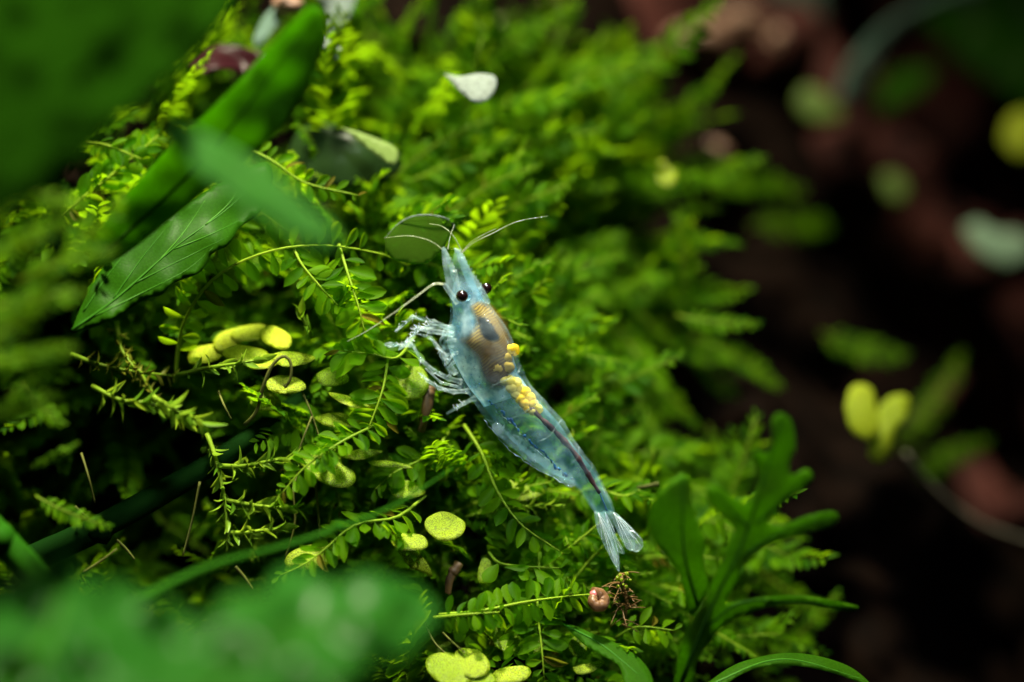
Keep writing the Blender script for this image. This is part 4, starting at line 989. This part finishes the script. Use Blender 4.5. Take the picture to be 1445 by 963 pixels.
def shrimp():
    root = thing('shrimp', P(700, 560, 0), 'translucent pale blue shrimp with yellow eggs climbing over the moss', 'shrimp')
    V, F = body_loft(0, 16, 110, 36, 1.0, tip=P(643, 352, -.8)); b = part('body', V, F, M['shell'], root)
    V, F = body_loft(.9, 6.4, 40, 28, .86, False, .80, False, tip=P(650, 378, -.6)); part('thorax_flesh', V, F, M['thorax'], root)
    V, F = body_loft(6.0, 15.8, 50, 28, .84, False, .78, False); part('tail_flesh', V, F, M['abdomen'], root)
    # glands and gut seen through the shell
    def organ(name, ol, mat, k, step=4, ns=50, flat=.6, off=0.0, base=.72):
        ol2 = smooth_outline(ol, ns); V2, Fx, Dd = fill(ol2, step); dm = max(Dd)
        fr, bk = [], []
        for p, e in zip(V2, Dd):
            d = on_body(p.x, p.y, k) - off; mid = .2 + .6
            s = math.sqrt(max(0, 1 - (1 - min(1, e / (dm * flat))) ** 2))
            fr.append(P(p.x, p.y, mid + (d - mid) * (base + (1 - base) * s))); bk.append(P(p.x, p.y, mid + (mid - d) * .4 * s + .02))
        nV = len(fr); F2 = list(Fx) + [tuple(reversed([i + nV for i in f])) for f in Fx]
        ed = {(a, c) for f in Fx for a, c in zip(f, f[1:] + f[:1])}
        F2 += [(c, a, a + nV, c + nV) for a, c in ed if (c, a) not in ed]
        o = part(name, fr + bk, F2, M[mat], root)
        at = o.data.attributes.new('dense', 'FLOAT', 'POINT')
        vals = [min(1, e / (dm * flat)) for e in Dd]
        at.data.foreach_set('value', vals + vals)
        return o
    organ('gland', [(656, 430), (675, 418), (694, 424), (710, 440), (723, 462), (732, 488), (731, 514), (719, 546), (700, 553), (682, 543), (670, 522), (662, 506), (648, 492), (643, 480), (652, 470), (662, 464), (665, 455), (659, 444)], 'gland', .95, 3, 60, .7)
    organ('stomach', [(668, 444), (682, 443), (694, 453), (700, 464), (708, 474), (705, 484), (690, 484), (678, 474), (674, 462)], 'gland_dark', .965, 3, 50, .95, .0, .985)
    organ('ovary', [(706, 530), (718, 526), (734, 536), (746, 552), (756, 562), (764, 576), (760, 588), (748, 586), (734, 572), (720, 558), (708, 545)], 'ovary', .88, 3, 50, .9)
    n = 26
    pts = crom([(748, 574, 0), (760, 587, 0), (781, 607, 0), (808, 636, 0), (825, 662, 0), (846, 696, 0)], n)
    V, F = tube([P(q[0], q[1], on_body(q[0], q[1], .80)) for q in pts], [(.15 + .03 * math.sin(i * 1.3) + .02 * math.sin(i * 2.9)) * MM * (1 if i < n - 2 else .7) for i in range(n)], 10, True, .3)
    part('gut', V, F, M['gut'], root)
    pts = crom([(846, 696, 0), (853, 712, 0), (857, 722, 0)], 8)
    V, F = tube([P(q[0], q[1], on_body(q[0], q[1], .9)) for q in pts], .04 * MM, 6); part('gut', V, F, M['blue'], root)
    for k, (u, v, r, m) in enumerate(((725, 494, 6.5, 'egg'), (717, 494, 6, 'egg'), (713, 506, 7, 'egg_ochre'), (703, 520, 9, 'egg_ochre'), (715, 518, 8, 'egg_ochre'), (711, 537, 6, 'egg_pale'), (720, 538, 7, 'egg_pale'), (728, 541, 6.5, 'egg_pale'),
                                      (722, 548, 6, 'egg_pale'), (731, 549, 6.5, 'egg_pale'), (728, 557, 5.5, 'egg_pale'), (740, 555, 7, 'egg'), (735, 563, 6, 'egg'), (747, 563, 7, 'egg'), (741, 570, 6.5, 'egg'), (750, 571, 6, 'egg'),
                                      (744, 577, 4.5, 'egg'), (752, 581, 4.5, 'egg_pale'), (759, 577, 5.5, 'egg_pale'), (755, 570, 4, 'egg_pale'))):
        V, F = blob(P(u, v, on_body(u, v, .9) + r * PX * .74), r * 1.36 * PX * MM, .16, 3, (1, .7, 1), 1.4, k * 2.3); part('egg', V, F, M[m], root)
    # blue pigment line along the flank
    R = random.Random(9)
    line = crom([(690, 566, 0), (702, 576, 0), (716, 590, 0), (734, 608, 0), (744, 618, 0), (758, 633, 0), (770, 642, 0), (786, 660, 0), (796, 669, 0), (812, 680, 0)], 60)
    for seg0 in range(0, 58, 4):
        q = line[seg0:seg0 + R.choice((3, 4, 4, 5))]
        path = [P(a[0] + R.gauss(0, 1.2), a[1] + R.gauss(0, 1.2), on_body(a[0], a[1], .985)) for a in q]
        if len(path) < 2: continue
        V, F = tube(path, [max(.015, R.gauss(.05, .035)) * MM for _ in path], 6, True, .5); part('pigment_fleck', V, F, M['blue'], root)
    for pts in ([(682, 590), (712, 628), (750, 658), (796, 682)], [(700, 580), (722, 598), (744, 622), (770, 648)]):
        q = crom([(a, b_, 0) for a, b_ in pts], 24)
        V, F = tube([P(a[0] + R.gauss(0, 1.3), a[1] + R.gauss(0, 1.3), on_body(a[0], a[1], 1.0)) for a in q], [max(.004, R.gauss(.012, .014)) * MM for _ in q], 5); part('shell_seam', V, F, M['white_edge'], root)
    for k in range(34):                                  # fine pigment dots on the flanks
        s_ = R.uniform(1.2, 13); D_, V_ = station(s_); q = V_ + (D_ - V_) * R.uniform(.12, .8)
        if k % 2 == 0: q = station(R.uniform(2, 6))[1] * .75 + station(3)[0] * .0 + station(4)[0] * .25 + np.array([R.uniform(-6, 8), R.uniform(-8, 8)])
        V, F = blob(P(q[0], q[1], on_body(q[0], q[1], .99)), R.uniform(.02, .045) * MM, .3, 1); part('pigment_dot', V, F, M['gut'] if k % 3 else M['blue'], root)
    for sb in SEGB[:-1]:                                # pale rear rim of every shell ring
        arc = []
        for w in np.linspace(-.15, math.pi * .93, 22):
            sb_ = sb + .55 * math.sin(max(0, w)) - .35 + .06 * math.sin(w * 5 + sb)
            c, ed, el, h = sframe(sb_)
            vent = 1.0 - .28 * max(0, -math.cos(w))
            arc.append(c + ed * (h * 1.012 * math.cos(w)) + el * (h * 1.012 * wfrac(sb_) * math.sin(w) * vent))
        V, F = tube(arc, [(.008 + .022 * abs(math.sin(i * .9 + sb))) * MM for i in range(len(arc))], 5); part('ring_rim', V, F, M['limb'], root)
    # beak, antenna plates, antenna bases
    def fin(name, ol, d, mat, gu=0.0, gv=0.0, step=4, ns=40, bow=.0, par=None):
        V, F = sheet(ol, plane_d(d, *ol[0], gu, gv, bow, 20, .08, len(ol)), step, .05, ns)
        return part(name, V, F, M[mat], root) if par is None else sub(name, V, F, M[mat], par, root)
    beak = fin('rostrum', [(640, 350), (648, 352), (656, 366), (668, 386), (684, 410), (692, 428), (676, 424), (664, 408), (654, 388), (646, 368)], -.9, 'fan', 0, .4)
    for k in range(9):
        t = k / 9; u, v = 652 + 30 * t, 360 + 48 * t
        V, F = tube([P(u, v, -.8), P(u + .5, v - 3.2, -.8)], [.05 * MM, .012 * MM], 5); sub('tooth', V, F, M['limb'], beak, root)
    fin('antenna_scale', [(623, 350), (628, 349), (634, 362), (640, 384), (644, 412), (638, 424), (632, 412), (627, 388), (624, 368)], -1.3, 'fan', 0, 0)
    fin('antenna_scale', [(650, 356), (655, 360), (662, 378), (670, 396), (672, 410), (664, 408), (656, 392), (651, 374)], -.2, 'fan', 0, 0)
    for pts in ([(648, 414, -.9), (642, 392, -1), (634, 368, -1.1), (626, 352, -1.1)], [(664, 404, -.3), (658, 386, -.4), (651, 366, -.4), (648, 352, -.4)]):
        a = [P(*q) for q in crom(pts, 19)]
        for i0, i1, r in ((0, 9, .20), (9, 14, .16), (14, 18, .13)):
            V, F = tube(a[i0:i1 + 1], [r * MM * (1 + .18 * abs(2 * i / (i1 - i0) - 1)) for i in range(i1 - i0 + 1)], 9); part('antenna_base', V, F, M['limb'], root)
    V, F = pxtube([(646, 428, -1.1), (634, 412, -1.3), (626, 401, -1.4)], .20, .13, 10, 9); part('antenna_base', V, F, M['limb'], root)
    for pts, r in (([(624, 352, -1.1), (612, 343, -1.2), (598, 337, -1.2), (575, 333, -1.1), (542, 336, -.8)], .055), ([(651, 354, -.4), (643, 338, -.5), (634, 327, -.5), (622, 319, -.4), (606, 316, -.2)], .07),
                   ([(652, 357, -.4), (668, 343, -.5), (694, 330, -.5), (730, 313, -.3), (773, 305, 0)], .055), ([(650, 358, -.5), (665, 342, -.7), (685, 330, -.7), (700, 323, -.7)], .05),
                   ([(626, 401, -1.4), (612, 401, -1.6), (592, 415, -1.8), (558, 440, -1.9), (520, 466, -1.8), (490, 482, -1.6)], .09), ([(626, 402, -1.5), (611, 403, -1.7), (590, 418, -1.9), (556, 443, -2.0)], .05),
                   ([(632, 352, -1), (635, 335, -.8), (639, 323, -.5), (641, 317, -.3)], .05), ([(730, 540, -.2), (760, 520, 3), (790, 540, 6)], .0)):
        if r <= 0: continue
        V, F = pxtube(pts, r * .72, r * .22, 40, 6); part('antenna', V, F, M['feeler'], root)
    # eyes on stalks
    for (u, v, d, r, su, sv, sd) in ((652, 418, -1.75, 8.7, 660, 420, -.9), (686, 407, -.2, 8.0, 672, 413, -.1)):
        V, F = blob(P(u, v, d), r * PX * MM, .02, 4, (1, .92, 1)); e = part('eye', V, F, M['eye'], root)
        V, F = tube([P(su, sv, sd), P(u * .6 + su * .4, v * .6 + sv * .4, d * .6 + sd * .4), P(u, v, d)], [.2 * MM, .26 * MM, .30 * MM], 12); sub('eye_stalk', V, F, M['thorax'], e, root)
    # walking legs: every leg a chain of tapered joints
    def leg(pts, r, mat='limb', claw=False, hairs=0):
        nodes = [P(*q) for q in pts]; V, F = [], []
        path, rad = [], []
        for i in range(len(nodes) - 1):
            for t in np.linspace(0, 1, 7):
                if i and t == 0: continue
                path.append(nodes[i].lerp(nodes[i + 1], float(t)))
                rr = r * .68 * (1 - .55 * (i + t) / (len(nodes) - 1))
                rad.append(rr * MM * (1 + .35 * max(0, 1 - min(t, 1 - t) * 9)))
        V, F = tube(path, rad, 9, True, .15); lg = part('walking_leg', V, F, M[mat], root)
        if claw:
            a, b_ = nodes[-1], (nodes[-1] - nodes[-2]).normalized()
            for sgn in (-1, 1):
                s_ = UP * sgn
                V, F = tube([a - b_ * .2 * MM, a + b_ * .25 * MM + s_ * .10 * MM, a + b_ * .6 * MM + s_ * .03 * MM], [.10 * MM, .08 * MM, .015 * MM], 6); sub('claw', V, F, M['limb'], lg, root)
        for k in range(hairs):
            t = R.uniform(.3, 1); i = min(int(t * (len(path) - 1)), len(path) - 2); p = path[i]
            q = p + cam_dir(R.gauss(-.5, .6), R.gauss(.2, .8), R.uniform(-.2, .6)) * R.uniform(.2, .45) * MM
            V, F = tube([p, p.lerp(q, .5), q], [.018 * MM, .013 * MM, .005 * MM], 4); sub('bristle', V, F, M['white_edge'], lg, root)
    leg([(640, 466, -1.2), (612, 455, -1.8), (582, 447, -1.9), (558, 468, -1.8)], .24, hairs=14)
    leg([(640, 472, -1.2), (606, 467, -2.0), (588, 462, -2.1), (578, 488, -2.0), (556, 487, -1.9)], .26, claw=True, hairs=20)
    leg([(638, 462, -.6), (606, 460, -1.0), (590, 466, -1.1), (572, 484, -1.1)], .22, claw=True, hairs=12)
    leg([(643, 527, -1.2), (628, 503, -1.9), (607, 476, -2.0), (592, 472, -1.9)], .22, hairs=8)
    leg([(650, 539, -1.2), (634, 535, -1.8), (612, 524, -2.1), (594, 508, -2.2), (583, 488, -2.1), (574, 480, -2.0)], .23, hairs=8)
    leg([(660, 552, -1.2), (640, 553, -1.9), (620, 548, -2.1), (604, 538, -2.2), (593, 527, -2.1)], .21, hairs=6)
    leg([(670, 562, -1.2), (656, 569, -1.7), (642, 577, -1.8), (630, 584, -1.8)], .20, hairs=4)
    leg([(642, 510, -.4), (632, 520, -.2), (638, 528, -.1)], .16)
    leg([(640, 500, -1.3), (628, 516, -1.7), (636, 530, -1.4)], .14, hairs=3)
    leg([(652, 548, .4), (622, 540, .6), (600, 520, .5)], .15)
    # mouth limbs, a milky bunch below the head
    for k in range(5):
        u, v = 632 + R.uniform(-4, 6), 462 + k * 9
        V, F = pxtube([(u + 10, v, -.9), (u - 4, v + 3, -1.3), (u - 8 + R.uniform(-3, 3), v + 13, -1.3), (u - 2, v + 22, -1.1)], .12, .04, 12, 8, .3); part('mouth_limb', V, F, M['limb'], root)
    # swimming legs folded below the tail
    for k in range(5):
        u, v = 694 + k * 23, 606 + k * 17
        fin('swimming_leg', [(u + 6, v - 12), (u + 20, v - 4), (u + 26, v + 10), (u + 17, v + 14), (u + 6, v + 7), (u, v - 4)], .1, 'fan', 0, 0, 5, 30)
    # tail fan
    for nm, ol, d in (('telson', [(848, 722), (860, 724), (868, 752), (873, 782), (874, 806), (869, 800), (860, 770), (852, 745)], .9),
                      ('tail_fan_blade', [(838, 722), (850, 726), (860, 748), (868, 778), (870, 800), (862, 788), (850, 764), (842, 744)], .6),
                      ('tail_fan_blade', [(860, 722), (872, 726), (886, 744), (896, 762), (894, 776), (884, 774), (872, 752)], .8),
                      ('tail_fan_blade', [(866, 724), (880, 734), (896, 750), (906, 762), (906, 773), (897, 779), (884, 770), (872, 748)], 1.2),
                      ('tail_fan_blade', [(844, 724), (856, 730), (868, 760), (880, 776), (880, 782), (866, 774), (852, 748)], 1.3)):
        bl = fin(nm, ol, d, 'fan', .5, .2, 4, 44)
        a = np.array(ol[0]) * .5 + np.array(ol[1]) * .5
        for tip in ol[2:-1]:
            e = a + (np.array(tip) - a) * .94
            V, F = pxtube([(a[0], a[1], d - .05), ((a[0] + e[0]) / 2 + .5, (a[1] + e[1]) / 2, d - .03), (e[0], e[1], d + .02)], .014, .009, 10, 5); sub('ray', V, F, M['white_edge'], bl, root)
        V, F = tube([P(q[0], q[1], d + (q[0] - ol[0][0]) / 100 * .5 + (q[1] - ol[0][1]) / 100 * .2) for q in smooth_outline(ol, 40)], .018 * MM, 4); sub('edge', V, F, M['limb'], bl, root)
    V, F = pxtube([(889, 750, .6), (892, 749.5, .6), (896, 752, .6)], .05, .03, 6, 5); part('glint_edge', V, F, M['white_edge'], root)
shrimp()
